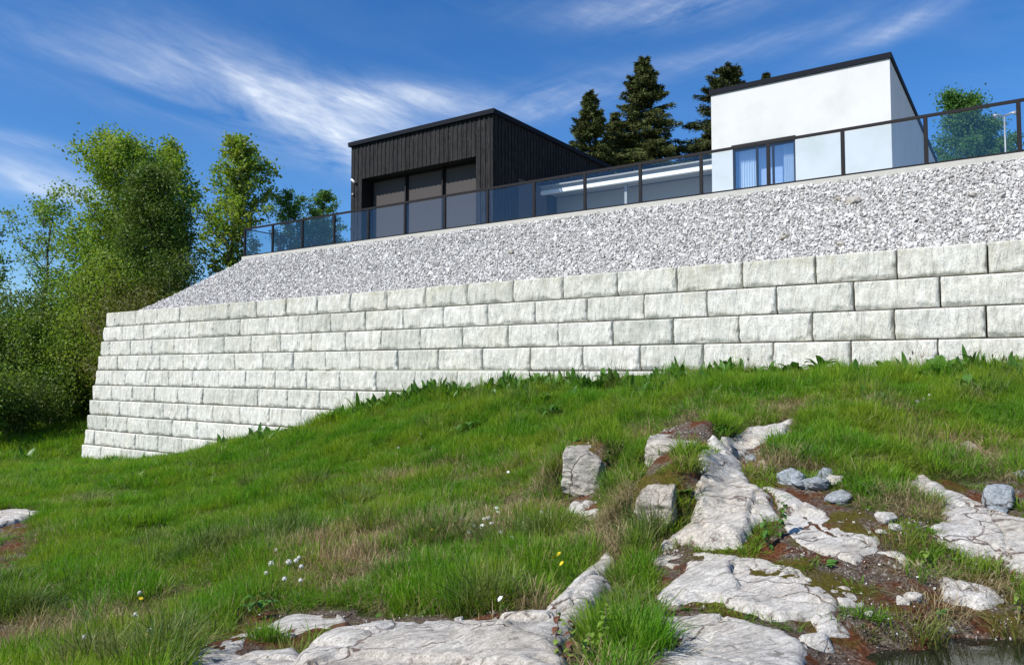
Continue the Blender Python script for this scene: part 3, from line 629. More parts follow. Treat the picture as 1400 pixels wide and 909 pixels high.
def bank_stone(px, py, wpx, seed, label):
    # a few bigger stones that stand out of the crushed stone
    a, b = pix(px, py); best = None
    for D in np.linspace(17, 18.9, 80):
        p = on_plane(px, py, D); t = p.x*d1.x+p.y*d1.y; e = abs(p.z - float(gravel_h(np.array([t]), np.array([D]))[0]))
        if best is None or e < best[0]: best = (e, p)
    p = best[1]; o = link(bpy.data.objects.new('stone', boulder_mesh('stone', wpx*p.y/F_PX, wpx*p.y/F_PX*.8, wpx*p.y/F_PX*.5, seed, M_ROCK_STEP if seed % 2 else M_ROCK, sub=3, box=.5, rough=.15)))
    o.location = p; o.rotation_euler = (.5, .2, seed); tag(o, label, 'stone', 'larger stones in the crushed stone bank')
for i, (px, py, w, lab) in enumerate([(1166, 275, 20, 'flat larger stone high in the gravel bank right of the glass door'), (1332, 266, 16, 'dark larger stone in the gravel bank near the right edge'), (1148, 273, 12, 'dark stone left of the flat larger stone in the bank'),
        (1150, 334, 12, 'dark stone just above the wall top in the gravel bank'), (1073, 326, 13, 'grey stone low in the bank above the block wall'), (700, 345, 11, 'dark stone mid bank below the black house corner')]):
    bank_stone(px, py, w, 401+i, lab)

mb = MB(); mb.box(-8, T_RAIL-.02, D_RAIL+.16, 50, ZT-1.5, ZT-.02); o = mb.build('terrace', M_CONC); o['kind'] = 'structure'; o['label'] = 'raised concrete terrace the houses stand on'
mb = MB(); mb.box(-8, T_RAIL+.08, D_RAIL-.09, D_RAIL+.14, ZT-.55, ZT+.03); mb.box(T_RAIL-.12, T_RAIL+.082, D_RAIL+.15, 34, ZT-.55, ZT+.028)
tag(mb.build('kerb_beam', M_CONC, bevel=.01), 'pale concrete kerb beam carrying the glass railing along the terrace edge', 'kerb')

# ---------------------------------------------------------------- railing
def build_rail():
    root = thing('glass_railing', W(T_RAIL, D_RAIL, ZT), 'dark framed railing with tinted glass panels along the terrace edge', 'railing')
    H = 1.10; sp = 1.73; t = T_RAIL; zb = ZT+.03; ts = []
    while t > -6: ts.append(t); t -= sp
    post = None
    rl = Vector(root.location)
    def place(name, me, v):
        o = bpy.data.objects.new(name, me); link(o, root); o.location = v - rl; return o
    pm = MB(); pm.box(-.042, .042, -.035, .035, 0, H); pm.box(-.06, .06, -.06, .06, 0, .015); po = pm.build('post', M_POST, None, bevel=.004); pmesh = po.data; bpy.data.objects.remove(po)
    gm = MB(); gm.box(-(sp-.05), -.05, -.006, .006, .06, H-.035); go = gm.build('glass_panel', M_RAIL); gmesh = go.data; bpy.data.objects.remove(go)
    for i, t in enumerate(ts):
        place('post', pmesh, W(t, D_RAIL, zb))
        if i < len(ts)-1: place('glass_panel', gmesh, W(t, D_RAIL, zb))
    r = MB(); r.box(ts[-1]-.03, T_RAIL+.035, D_RAIL-.032, D_RAIL+.032, zb+H-.012, zb+H+.052); r.build('top_rail', M_POST, root)
    r = MB(); r.box(ts[-1], T_RAIL-.03, D_RAIL-.012, D_RAIL+.012, zb+.02, zb+.058); r.build('bottom_rail', M_POST, root)
    # return along the end of the terrace
    gm = MB(); gm.box(-.006, .006, .05, sp-.05, .06, H-.035); go = gm.build('glass_panel', M_RAIL); g2 = go.data; bpy.data.objects.remove(go)
    for i in range(1, 8):
        place('post', pmesh, W(T_RAIL, D_RAIL+i*sp, zb)); place('glass_panel', g2, W(T_RAIL, D_RAIL+(i-1)*sp, zb))
    r = MB(); r.box(T_RAIL-.032, T_RAIL+.032, D_RAIL+.036, D_RAIL+7*sp+.03, zb+H+.002, zb+H+.044); r.build('top_rail', M_POST, root)
build_rail()

# ---------------------------------------------------------------- black timber house
DB = 21.5
def zpx(px, py, D): return on_plane(px, py, D).z
def build_black():
    tR = t_at(673.5, DB); tL = t_at(477, DB); zr = zpx(673.5, 150, DB); zt = zr-.17; SB = 9.2; z0 = ZT-.02
    root = thing('black_house', W((tR+tL)/2, DB+SB/2, z0), 'flat roofed black timber clad house with a deep recessed window front', 'house')
    oR = t_at(651, DB); oL = t_at(492, DB); zo = zpx(651, 213, DB); RD = .42
    mb = MB()                                                       # shell with a real recess
    mb.box(oL, tL-.03, DB+.03, DB+RD+.2, z0, zt-.02); mb.box(tR+.03, oR, DB+.03, DB+RD+.2, z0, zt-.02); mb.box(oR, oL, DB+.03, DB+RD+.2, zo, zt-.02)
    mb.box(tR+.03, tL-.03, DB+RD+.2, DB+SB, z0, zt-.021); mb.build('wall', M_BLACK, root)
    v = []; f = []; at_ = []                                        # vertical boards
    def board(fr, a0, a1, z0_, z1_, dp, c):
        m = MB(); m.box(a0, a1, -dp, .0, z0_, z1_, fr); b = len(v); v.extend(m.v); f.extend([tuple(i+b for i in q) for q in m.f]); at_.extend([c]*8)
    r = random.Random(3); frF = lambda a, d, z: W(a, DB+.03+d, z); a = tR; k = 0
    while a < tL-.01:
        w = .094 if k % 2 else .118; a1 = min(a+w, tL); mid = (a+a1)/2; zb = zo-.02 if oR < mid < oL else z0
        board(frF, a+.004, a1-.003, zb, zt-r.uniform(0, .004), .045 if k % 2 else .022, r.random()); a = a1; k += 1
    def clad(name):
        me = bpy.data.meshes.new(name); o0 = Vector(root.location); me.from_pydata([tuple(Vector(p)-o0) for p in v], [], f); me.materials.append(M_WOOD)
        aa = me.attributes.new('plank', 'FLOAT', 'POINT'); aa.data.foreach_set('value', np.array(at_, np.float32))
        bm = bmesh.new(); bm.from_mesh(me); bmesh.ops.recalc_face_normals(bm, faces=bm.faces); bm.to_mesh(me); bm.free(); o = link(bpy.data.objects.new(name, me), root); o['kind'] = 'stuff'
    clad('front_cladding'); v.clear(); f.clear(); at_.clear()
    frS = lambda a, d, z: W(tR+.03+d, DB+a, z); a = 0; k = 0
    while a < SB:
        w = .094 if k % 2 else .118; board(frS, a+.003, a+w-.003, z0, zt, .045 if k % 2 else .022, r.random()*.5); a += w; k += 1  # side boards coloured darker than the front to deepen the shaded side
    clad('side_cladding')
    m = MB(); E = .07; m.box(tR-.05-E, tL+E, DB-.05-E, DB-.05-E+.03, zt, zr); m.box(tR-.05-E, tR-.02-E, DB-.02-E+.001, DB+SB+E, zt, zr-.001); m.box(tL+E-.03, tL+E-.001, DB-.02-E+.001, DB+SB+E, zt, zr-.002)
    m.build('roof_edge', M_TRIM, root, bevel=.004)
    m = MB(); m.box(tR-.03, tL+.01, DB-.02, DB+SB, zt+.002, zr-.05); m.build('roof', M_TRIM, root)
    DW = DB+RD+.2; hs = [oR+.02, t_at(607, DW), t_at(556, DW), oL-.02]
    for i in range(3):
        win = MB(); a0, a1 = hs[i]+.035, hs[i+1]-.035
        win.box(a0, a0+.04, DW-.07, DW-.003, z0+.03, zo-.02); win.box(a1-.04, a1, DW-.07, DW-.003, z0+.03, zo-.02)
        win.box(a0+.04, a1-.04, DW-.07, DW-.003, z0+.03, z0+.09); win.box(a0+.04, a1-.04, DW-.07, DW-.003, zo-.07, zo-.021)
        wo = win.build('window', M_BLACK, root)
        p = MB(); p.box(a0+.045, a1-.045, DW-.03, DW-.012, z0+.1, zo-.08)
        me = p; ob = MB(); ob.v = [tuple(Vector(q)-Vector(root.location)) for q in p.v]; ob.f = p.f; ob.build('pane', M_PANE, None).parent = wo
        if i: q = MB(); q.box(hs[i]-.03, hs[i]+.03, DW-.16, DW-.004, z0, zo-.02); q.build('mullion', M_BLACK, root)
    # security lamp and small cable box on the left front
    p = on_plane(481, 246, DB-.05); m = MB(); m.tube([p, p+Vector((.05, -.10, -.05)), p+Vector((.14, -.18, -.14))], [.05, .035, .06], 10); lm = m.build('wall_lamp', M_WHITE, root, True)
    p = on_plane(483, 266, DB-.03); m = MB(); m.tube([p+Vector((0, .02, 0)), p-nn*.05], .045, 8); m.build('junction_box', M_STEEL, root, True)
    # flue behind the roof edge
    p = W(tR+1.2, DB+7.2, zr); m = MB(); m.tube([p-Vector((0, 0, .1)), p+Vector((0, 0, .42))], .09, 12); m.tube([p+Vector((0, 0, .47)), p+Vector((0, 0, .55))], [.15, .03], 12); m.tube([p+Vector((0, 0, .42)), p+Vector((0, 0, .47))], .05, 6); m.build('flue', M_STEEL, root, True)
    # dark side window
    m = MB(); m.box(tR-.030, tR-.018, DB+1.6, DB+3.6, z0+.2, z0+2.6); m.build('side_window', M_PANE, root)
build_black()

# ---------------------------------------------------------------- white house
DW_ = 23.0
def build_white():
    tR = t_at(1227, DW_); tL = t_at(977, DW_); zr = zpx(1227, 70, DW_); z0 = ZT-.02; SB = 17; zt = zr-.16
    root = thing('white_house', W((tR+tL)/2, DW_+5, z0), 'boxy white rendered house with a black roof edge and a glass door', 'house')
    a0, a1 = t_at(1093, DW_), t_at(1006, DW_); zd = zpx(1093, 187, DW_)
    m = MB(); th = .3
    m.box(tR, a0, DW_, DW_+th, z0, zt); m.box(a1, tL, DW_, DW_+th, z0, zt); m.box(a0, a1, DW_, DW_+th, zd, zt)
    m.box(tR, tR+th, DW_+th, DW_+SB, z0, zt-.001); m.box(tL-th, tL, DW_+th, DW_+SB, z0, zt-.001); m.box(tR+th, tL-th, DW_+SB-th, DW_+SB, z0, zt-.001); m.build('wall', M_STUCCO, root)
    m = MB(); m.box(tR+th, tL-th, DW_+3.5, DW_+3.6, z0, zt-.1); m.box(tR+th, tL-th, DW_+th, DW_+3.5, z0+2.9, z0+3.0); m.build('interior', M_ROOM, root)
    m = MB(); E = .05; m.box(tR-E, tL+E, DW_-E, DW_-E+.04, zt, zr); m.box(tR-E, tR-E+.04, DW_-E+.041, DW_+SB+E, zt, zr-.001); m.box(tL+E-.04, tL+E, DW_-E+.041, DW_+SB+E, zt, zr-.001); m.build('roof_edge', M_TRIM, root, bevel=.004)
    m = MB(); m.box(tR-.005, tL+.005, DW_-.005, DW_+SB, zt+.002, zr-.05); m.build('roof', M_TRIM, root)
    am = t_at(1061.5, DW_); am2 = t_at(1039, DW_); dr = MB(); y0, y1 = DW_+.03, DW_+.12; fw = .055
    for a in (a0, a1-fw, am-fw/2, am2-fw/2): dr.box(a+.002, a+fw, y0, y1, z0+.02, zd-.002)
    dr.box(a0+fw, a1-fw, y0+.004, y1-.004, zd-.12, zd-.003); dr.box(a0+fw, a1-fw, y0+.004, y1-.004, z0+.02, z0+.1); dr.box(a0-.02, a1+.02, DW_-.06, DW_-.002, zd-.01, zd+.05)
    do = dr.build('glass_door', M_POST, root)
    for p0, p1 in ((a0+fw, am-fw/2), (am+fw/2, am2-fw/2), (am2+fw/2, a1-fw)):
        g = MB(); g.box(p0, p1, DW_+.07, DW_+.085, z0+.1, zd-.12); g.v = [tuple(Vector(q)-Vector(root.location)) for q in g.v]; g.build('pane', M_PANE2).parent = do
    m = MB(); m.box(a0+.02, a1-.02, DW_+.55, DW_+.56, z0+.02, zd-.01); m.build('added_backing', M_ROOM, root)  # added pale sheet behind the panes, put there to brighten the door glass
    for c0, c1 in ((a0+.08, a0+.42), (a1-.62, a1-.1)):             # pleated curtains
        vs = []; n = 36
        for i in range(n+1):
            a = c0+(c1-c0)*i/n; d = DW_+.32+.035*math.sin(i*1.15)
            vs += [W(a, d, z0+.02), W(a, d, zd-.05)]
        g = MB(); g.add(vs, [(2*i, 2*i+2, 2*i+3, 2*i+1) for i in range(n)]); g.build('curtain', M_CURTAIN, root, True)
build_white()

# ---------------------------------------------------------------- low link between the houses
def build_link():
    z0 = ZT-.02; DL = 24.6; tA = t_at(673.5, DB)-.06; tB = t_at(977, DW_)+.01
    root = thing('link_canopy', W((tA+tB)/2, DL, z0), 'low canopy with white beam and grey wall joining the two houses', 'canopy')
    zt = zpx(970, 219, DL); zu = zpx(970, 226, DL); zl = zpx(970, 231.5, DL)
    m = MB(); m.box(tB, tA, DL-.12, DL-.04, zt-.05, zt); m.build('roof_edge', M_WALLG, root)
    m = MB(); m.box(tB, tA, DL, DL+3.4, zu, zt-.005); m.build('roof', M_WALLG, root)
    m = MB(); m.box(tB, tA, DL-.03, DL+.12, zl, zu-.003); m.build('beam', M_WHITE, root)
    m = MB(); m.box(tB, tA, DL+1.2, DL+3.3, z0, zl+.1); m.build('wall', M_WALLG, root)
    tc = t_at(853, DL); m = MB(); m.box(tc-.05, tc+.05, DL+.25, DL+.35, z0, zl-.003); m.build('column', M_STEEL, root)  # white column coloured grey, its shade put into the material
build_link()
def build_lamp():
    D = 24.0; p = on_plane(1375, 213, D); top = on_plane(1374, 159, D); b = W(p.x*d1.x+p.y*d1.y, D, ZT)
    root = thing('outdoor_lamp', b, 'slim pale pole with two small lamp heads behind the railing at far right', 'lamp')
    m = MB(); m.tube([b, Vector((b.x, b.y, top.z))], [.028, .022], 8); m.build('pole', M_STEEL, root, True)
    for s in (-1, 1):
        m = MB(); c = Vector((b.x, b.y, top.z)); m.tube([c, c+d1*(-.16*s)+Vector((0, 0, .06)), c+d1*(-.26*s)+Vector((0, -.05, .02))], [.025, .03, .07], 8); m.build('lamp_head', M_STEEL, root, True)
build_lamp()

# ---------------------------------------------------------------- trees
M_BARK = mat_bark('grey_brown_bark', (.05, .042, .035), (.13, .115, .10)); M_BIRCH = mat_bark('pale_bark', (.10, .09, .08), (.34, .32, .29))
LEAF = {
 'yellow': leafmat('yellow_green_leaves', (.16, .27, .03), (.25, .36, .05), .5, (.25, .30, .05)),
 'mid': leafmat('mid_green_leaves', (.11, .21, .03), (.18, .29, .045), .45, (.20, .27, .04)),
 'dark': leafmat('dark_green_leaves', (.06, .125, .018), (.105, .18, .03), .35, (.12, .16, .03)),
 'olive': leafmat('olive_leaves', (.12, .135, .03), (.17, .18, .04), .4, (.15, .13, .04)),
 'bluegreen': leafmat('blue_green_leaves', (.07, .17, .04), (.11, .21, .05), .45),
 'lime': leafmat('lime_leaves', (.11, .20, .02), (.16, .25, .03), .45)}
def needle_mat(name, c1, c2):
    m = NM(name); m.inp('Base Color', m.mix(m.noise(1.6, 3), c1, c2)); m.inp('Roughness', .7); m.inp('Specular IOR Level', .2); return m.m
M_NEEDLE = needle_mat('spruce_needles', (.035, .055, .014), (.115, .125, .032)); M_NEEDLE2 = needle_mat('pine_needles', (.03, .045, .012), (.075, .085, .022))
def leaves(C3, size, r, flat=.5):
    n = len(C3); a = r.normal(size=(n, 3)); a /= np.linalg.norm(a, axis=1)[:, None]; b = r.normal(size=(n, 3)); b = np.cross(a, b); b /= np.linalg.norm(b, axis=1)[:, None]
    s = size*r.uniform(.6, 1.25, (n, 1)); a = a*s; b = b*s*.62; V = np.stack([C3-a*.5, C3+b*.5-a*.05, C3+a*.5, C3-b*.5-a*.05], 1).reshape(-1, 3)
    return V, np.arange(4*n).reshape(n, 4)
def tree(name, base, H, RX, label, leaf, n_leaf, lsize, seed, crown_from=.3, profile='oval', bark=M_BARK, nb=22, cluster=.45, stems=1, cat='tree', group=None, lean=0, branchy=True, tw=None):
    r = np.random.default_rng(seed); base = Vector(base); mb = MB(); tips = []; wts = []
    def prof(h):
        h = np.clip((h-crown_from)/(1-crown_from), 0, 1)
        return {'oval': (max(math.sin(math.pi*(.12+.86*h)), 0))**.6, 'col': min(1, (1-h)*2.2)**.6*(.55+.45*min(1, h*4)), 'round': max(math.sin(math.pi*(.22+.76*h)), 0)**.5, 'vase': (.5+.55*h)*min(1, (1-h)*2.6)**.55}[profile]
    for s in range(stems):
        an = r.uniform(0, 6.28); off = Vector((math.cos(an), math.sin(an), 0))*(.04*H if stems > 1 else 0); hh = H*(1 if s == 0 else r.uniform(.65, .95))
        k = 9; pts = []; dr = Vector((r.normal()*.06+lean, r.normal()*.06, 0)) + (off*(RX/H/.04*.08) if stems > 1 else Vector())
        for i in range(k+1):
            f = i/k; pts.append(base + off*(.3 if stems > 1 else 0) + dr*hh*f + Vector((r.normal()*.012*H*f, r.normal()*.012*H*f, hh*f*.97 - .25*(i == 0))))
        r0 = (tw or .013*H)*(1 if stems == 1 else .6); mb.tube(pts, [r0*(1-.9*i/k)+.01 for i in range(k+1)], 6)
        nbs = max(5, int(nb/(1 if stems == 1 else stems*.7)))
        for b in range(nbs):
            f = crown_from*.85 + (1-crown_from*.85)*(b+r.uniform(0, 1))/nbs; f = min(f, .98); i = min(int(f*k), k-1); p = pts[i].lerp(pts[i+1], f*k-i)
            an = b*2.4 + r.uniform(-.5, .5); L = RX*prof(f)*r.uniform(.6, 1.12) + .15; up = r.uniform(.35, 1.0)*(1.2 if profile in ('vase', 'oval') else .7)
            q = [p]; d = Vector((math.cos(an), math.sin(an), up)).normalized()
            for j in range(3): d = (d + Vector((r.normal()*.16, r.normal()*.16, .10 + r.normal()*.08))).normalized(); q.append(q[-1]+d*L/2.8)
            rb = r0*(1-f)*.5+.012
            if branchy: mb.tube(q, [rb, rb*.7, rb*.45, .008], 4)
            for j in range(1, 4):
                for _ in range(2):
                    e = (d + Vector((r.normal()*.8, r.normal()*.8, r.normal()*.4+.15))).normalized(); l2 = L*r.uniform(.2, .42); t2 = q[j]+e*l2
                    if branchy: mb.tube([q[j], q[j].lerp(t2, .5)+Vector((0, 0, .04*l2)), t2], [rb*.4, rb*.25, .006], 3)
                    tips.append(t2); wts.append(1); tips.append(q[j].lerp(t2, .5)); wts.append(.6)
                tips.append(q[j]); wts.append(.5)
    root = thing(name, base, label, cat, group)
    mb.build('trunk' if cat == 'tree' else 'stems', bark, root, True)
    T = np.array([t[:] for t in tips]); w = np.array(wts); w = w*r.uniform(.3, 1.6, len(w)); w /= w.sum(); ii = r.choice(len(T), n_leaf, p=w)
    cl = cluster*RX*.55; Pn = T[ii] + r.normal(size=(n_leaf, 3))*np.array([cl, cl, cl*.75])*r.uniform(.3, 1.0, (n_leaf, 1))
    V, F = leaves(Pn, lsize, r); np_obj('crown' if cat == 'tree' else 'foliage', V, F, LEAF[leaf], root, smooth=False)
    return root
def gz(x, y): return float(terrain(np.array([x]), np.array([y]))[0])
def tree_px(name, px, top, Y, hw, label, leaf, n, ls, seed, base=None, **kw):
    p = at(px, top, Y); b = gz(p.x, p.y) if base is None else base
    return tree(name, (p.x, p.y, b), p.z-b, hw*Y/F_PX, label, leaf, n, ls, seed, **kw)
G1 = 'trees at the left beyond the wall'; G2 = 'shrubs at the left beyond the wall'
tree_px('deciduous_tree', 55, 272, 50, 58, 'sparse dark branched tree seen against the sky at the far left', 'mid', 5500, .19, 1, profile='oval', crown_from=.4, nb=24, cluster=.28, group=G1)
tree_px('deciduous_tree', -12, 285, 52, 38, 'partly cropped tree at the left picture edge', 'mid', 6000, .22, 2, profile='oval', group=G1, cluster=.4)
tree_px('deciduous_tree', 212, 192, 45, 90, 'tallest airy yellow-green tree on the left with visible limbs', 'yellow', 40000, .20, 3, profile='vase', crown_from=.12, nb=84, cluster=.26, group=G1)
tree_px('deciduous_tree', 226, 188, 48, 50, 'yellow-green tree top rising behind the dense dark column', 'yellow', 17000, .21, 4, profile='vase', crown_from=.25, nb=60, cluster=.26, group=G1)
tree_px('deciduous_tree', 236, 228, 42, 54, 'dense dark green column shaped tree between the airy ones', 'dark', 42000, .16, 5, profile='col', crown_from=.05, nb=70, cluster=.6, group=G1)
tree_px('deciduous_tree', 308, 208, 43, 50, 'airy tree with a leaning bare trunk closest to the gravel bank', 'yellow', 13000, .20, 6, profile='oval', crown_from=.38, nb=54, cluster=.24, group=G1, lean=.02, base=.5)
for i, (px, top, Y, hw, lf, n, ls, pf, lab) in enumerate([
    (25, 408, 43, 70, 'dark', 17000, .16, 'round', 'dark rounded shrub at the left edge under the sparse tree'), (150, 372, 43, 72, 'yellow', 20000, .15, 'round', 'large yellow-green bush below the tallest airy tree'),
    (205, 392, 39.5, 62, 'olive', 20000, .13, 'round', 'olive brown twiggy bush behind the wall corner'), (250, 352, 40.5, 36, 'dark', 13000, .14, 'round', 'dark bush hugging the end of the gravel bank'),
    (95, 440, 47, 50, 'olive', 15000, .14, 'round', 'olive bush between the light sapling clump and the wall'), (5, 450, 43, 62, 'dark', 18000, .15, 'round', 'deep green shrub low at the left edge'),
    (72, 425, 41, 42, 'mid', 12000, .13, 'col', 'light green upright bush in front of the dark shrubs'), (118, 470, 47, 40, 'dark', 12000, .13, 'round', 'dark low bush beside the left end of the wall'),
    (130, 372, 46, 40, 'dark', 12000, .18, 'round', 'dark leafy crown filling the gap behind the bushes'), (128, 330, 48, 44, 'mid', 13000, .2, 'round', 'green leafy tree crown behind the yellow-green bush'),
    (10, 540, 38, 60, 'dark', 14000, .13, 'round', 'low leafy bramble patch at the left edge above the meadow'), (185, 290, 47, 60, 'mid', 20000, .19, 'round', 'mid green crown low behind the tallest airy tree'),
    (60, 470, 44, 60, 'dark', 15000, .16, 'round', 'shaded shrub deep behind the upright bush'), (-50, 360, 45, 60, 'mid', 12000, .17, 'round', 'green shrub just outside the left edge of the view'),
    (-60, 500, 35, 60, 'mid', 9000, .14, 'round', 'bushy thicket beyond the left edge of the view')]):
    tree_px('shrub', px, top, Y, hw, lab, lf, n, ls, 20+i, profile=pf, crown_from=.05, nb=34, cluster=.5, stems=3, cat='shrub', group=G2, bark=M_BIRCH if i in (2, 4) else M_BARK)
tree_px('deciduous_tree', 402, 264, 44, 27, 'small bright green tree behind the left end of the railing', 'bluegreen', 9000, .15, 50, base=0, profile='round', crown_from=.5, nb=24, cluster=.42, group='small trees behind the railing')
tree_px('deciduous_tree', 452, 258, 44, 21, 'slender green tree beside the black house', 'bluegreen', 7500, .15, 51, base=0, profile='col', crown_from=.5, nb=24, cluster=.42, group='small trees behind the railing')
tree_px('deciduous_tree', 428, 298, 46, 30, 'low green tree glimpsed through the railing glass', 'bluegreen', 8000, .15, 52, base=0, profile='round', crown_from=.5, nb=20, cluster=.42, group='small trees behind the railing')
tree_px('deciduous_tree', 1342, 122, 46, 47, 'bushy birch behind the railing at the right edge', 'bluegreen', 40000, .17, 53, base=3.5, profile='round', crown_from=.2, nb=44, cluster=.36, group='trees behind the houses')
tree_px('deciduous_tree', 1372, 160, 48, 38, 'smaller leafy tree close beside the bushy birch', 'bluegreen', 18000, .17, 54, base=3.5, profile='round', crown_from=.2, nb=30, cluster=.36, group='trees behind the houses')

def spruce(px, top, Y, hw, label, seed, base=3.8, mat=None, gap=.30, bottom=.10, ragged=.2):
    r = np.random.default_rng(seed); p = at(px, top, Y); H = p.z-base; RX = hw*Y/F_PX*2.1; b0 = Vector((p.x, p.y, base)); root = thing('spruce_tree', b0, label, 'tree', 'conifers behind the houses')
    m = MB(); m.tube([b0-Vector((0, 0, .2)), b0+Vector((0, 0, H*.5)), b0+Vector((0, 0, H*.99))], [.02*H, .012*H, .01], 7); V = []
    z = H*bottom; c = []
    while z < H*.985:
        f = z/H; Rm = RX*min(1, (1-f)**.85*1.12+.02); nbr = (9 if f > .25 else 5) if f < .85 else 6
        for k in range(nbr):
            an = r.uniform(0, 6.28); L = Rm*r.uniform(1-ragged*1.8, 1+ragged*.6); droop = r.uniform(-.32, -.02) if f < .75 else r.uniform(-.05, .5)
            d = Vector((math.cos(an), math.sin(an), droop)); s0 = b0+Vector((0, 0, z+r.uniform(-.12, .12))); e = s0+d*L+Vector((0, 0, .10*L)); m.tube([s0, s0.lerp(e, .6)+Vector((0, 0, -.04*L)), e], [.03, .018, .006], 3)
            n = int(40+L*135); ff = r.uniform(.12, 1.03, n)**.8; base_p = np.array(s0)[None]+ff[:, None]*np.array(e-s0)[None]; side = np.array([-d.y, d.x, 0]); sw = r.normal(size=n)*.17*L*(1.1-ff*.75)
            q = base_p + side[None]*sw[:, None] + np.stack([r.normal(size=n)*.03, r.normal(size=n)*.03, -np.abs(r.normal(size=n))*.10-.03*np.abs(sw)], -1); c.append((q, np.array(d)[None]*np.ones((n, 1)), side[None]*np.sign(sw)[:, None]))
        z += gap*r.uniform(.75, 1.25)*(1 if f < .8 else .7)
    m.build('trunk', M_BARK, root, True)
    Q = np.concatenate([a for a, _, _ in c]); Dd = np.concatenate([a for _, a, _ in c]); Sd = np.concatenate([a for _, _, a in c]); n = len(Q)
    a = Dd*.6+Sd*.7+r.normal(size=(n, 3))*.35+np.array([0, 0, -.25]); a /= np.linalg.norm(a, axis=1)[:, None]; b = np.cross(a, r.normal(size=(n, 3))); b /= np.linalg.norm(b, axis=1)[:, None]
    s = r.uniform(.13, .28, (n, 1)); V = np.stack([Q-b*s*.17, Q+a*s, Q+b*s*.17], 1).reshape(-1, 3); np_obj('crown', V, np.arange(3*n).reshape(n, 3), mat or M_NEEDLE, root, smooth=False)
spruce(806, 121, 47, 36, 'shorter dark spruce directly behind the black house roof', 61)
spruce(880, 74, 49, 54, 'tallest dark spruce with a wide skirt between the houses', 62)
spruce(994, 84, 50, 72, 'broad ragged conifer half hidden behind the white house', 63, mat=M_NEEDLE2, ragged=.32)
spruce(1047, 95, 52, 24, 'conifer tip just showing above the white house roof', 64, mat=M_NEEDLE2, ragged=.4)
spruce(840, 150, 51, 30, 'dark conifer filling the gap between the two spruces', 65)

# ---------------------------------------------------------------- grass
def grassmat(name, c1, c2, patch, trans=.35, tip=None):
    m = NM(name); col = m.mix(m.rnd(), c1, c2); n = m.noise(.8, 4, .6); col = m.mix(m.ramp(n, [(.42, 0), (.60, 1)]), col, patch)
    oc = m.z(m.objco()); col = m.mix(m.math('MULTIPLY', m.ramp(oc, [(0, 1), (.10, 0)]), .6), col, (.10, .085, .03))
    m.inp('Base Color', col); m.inp('Roughness', .5); m.inp('Specular IOR Level', .3); m.translucent(m.mix(1.0, col, (1.0, 1.2, .4), 'MULTIPLY'), trans); return m.m
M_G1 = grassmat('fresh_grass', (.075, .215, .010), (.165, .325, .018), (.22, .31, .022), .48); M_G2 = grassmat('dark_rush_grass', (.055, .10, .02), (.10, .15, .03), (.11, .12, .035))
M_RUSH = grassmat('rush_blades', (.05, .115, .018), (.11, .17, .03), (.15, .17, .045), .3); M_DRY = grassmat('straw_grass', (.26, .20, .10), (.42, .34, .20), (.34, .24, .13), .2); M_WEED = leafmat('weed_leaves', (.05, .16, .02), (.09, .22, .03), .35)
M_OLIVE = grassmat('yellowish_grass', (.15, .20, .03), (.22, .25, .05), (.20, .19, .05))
M_DOCK = leafmat('dock_leaves', (.045, .12, .02), (.08, .18, .03), .3, rough=.4)
def tuft_mesh(name, n, h, spread, lean, w, mat, seed, droop=.5, dark=None):
    r = np.random.default_rng(seed); V = []; F = []
    for i in range(n):
        a = r.uniform(0, 6.28); ro = spread*math.sqrt(r.uniform()); p = np.array([math.cos(a)*ro, math.sin(a)*ro, -.02]); an = a+r.normal()*.9; L = h*r.uniform(.45, 1.1); l = lean*r.uniform(.2, 1.3)
        d = np.array([math.cos(an), math.sin(an), 0]); sd = np.array([-d[1], d[0], 0]); sa = r.uniform(0, 3.14); sd = sd*math.cos(sa)+d*math.sin(sa); ww = w*r.uniform(.7, 1.3); b = len(V)
        for j, (f, wf) in enumerate(((0, .8), (.4, 1.), (.75, .75))):
            q = p + d*L*l*f**1.8 + np.array([0, 0, L*(f-droop*l*f**2.4)]); V += [q-sd*ww*wf/2, q+sd*ww*wf/2]
        q = p + d*L*l + np.array([0, 0, L*(1-droop*l)]); V.append(q); F += [(b, b+1, b+3, b+2), (b+2, b+3, b+5, b+4), (b+4, b+5, b+6)]
    me = bpy.data.meshes.new(name); me.from_pydata([tuple(v) for v in V], [], F); me.materials.append(mat); return me
def leaf_blade(L, w, a, tilt, r, curl=.5, p=(0, 0, 0), wav=.0):
    """broad leaf as a bent strip; returns verts, faces"""
    d = np.array([math.cos(a), math.sin(a), 0]); s = np.array([-d[1], d[0], 0]); V = []; n = 6; x = 0; z = 0; an = tilt
    for i in range(n+1):
        f = i/n; ww = w*math.sin(math.pi*(.06+.92*f**.8))**.8/2 if i < n else .002
        c = np.array(p)+d*x+np.array([0, 0, z]); up = np.array([0, 0, 1])
        V += [c-s*ww+up*(ww*.35+r.normal()*wav), c, c+s*ww+up*(ww*.35+r.normal()*wav)]; x += math.cos(an)*L/n; z += math.sin(an)*L/n; an -= curl*2/n
    F = []
    for i in range(n):
        b = 3*i; F += [(b, b+1, b+4, b+3), (b+1, b+2, b+5, b+4)]
    return V, F
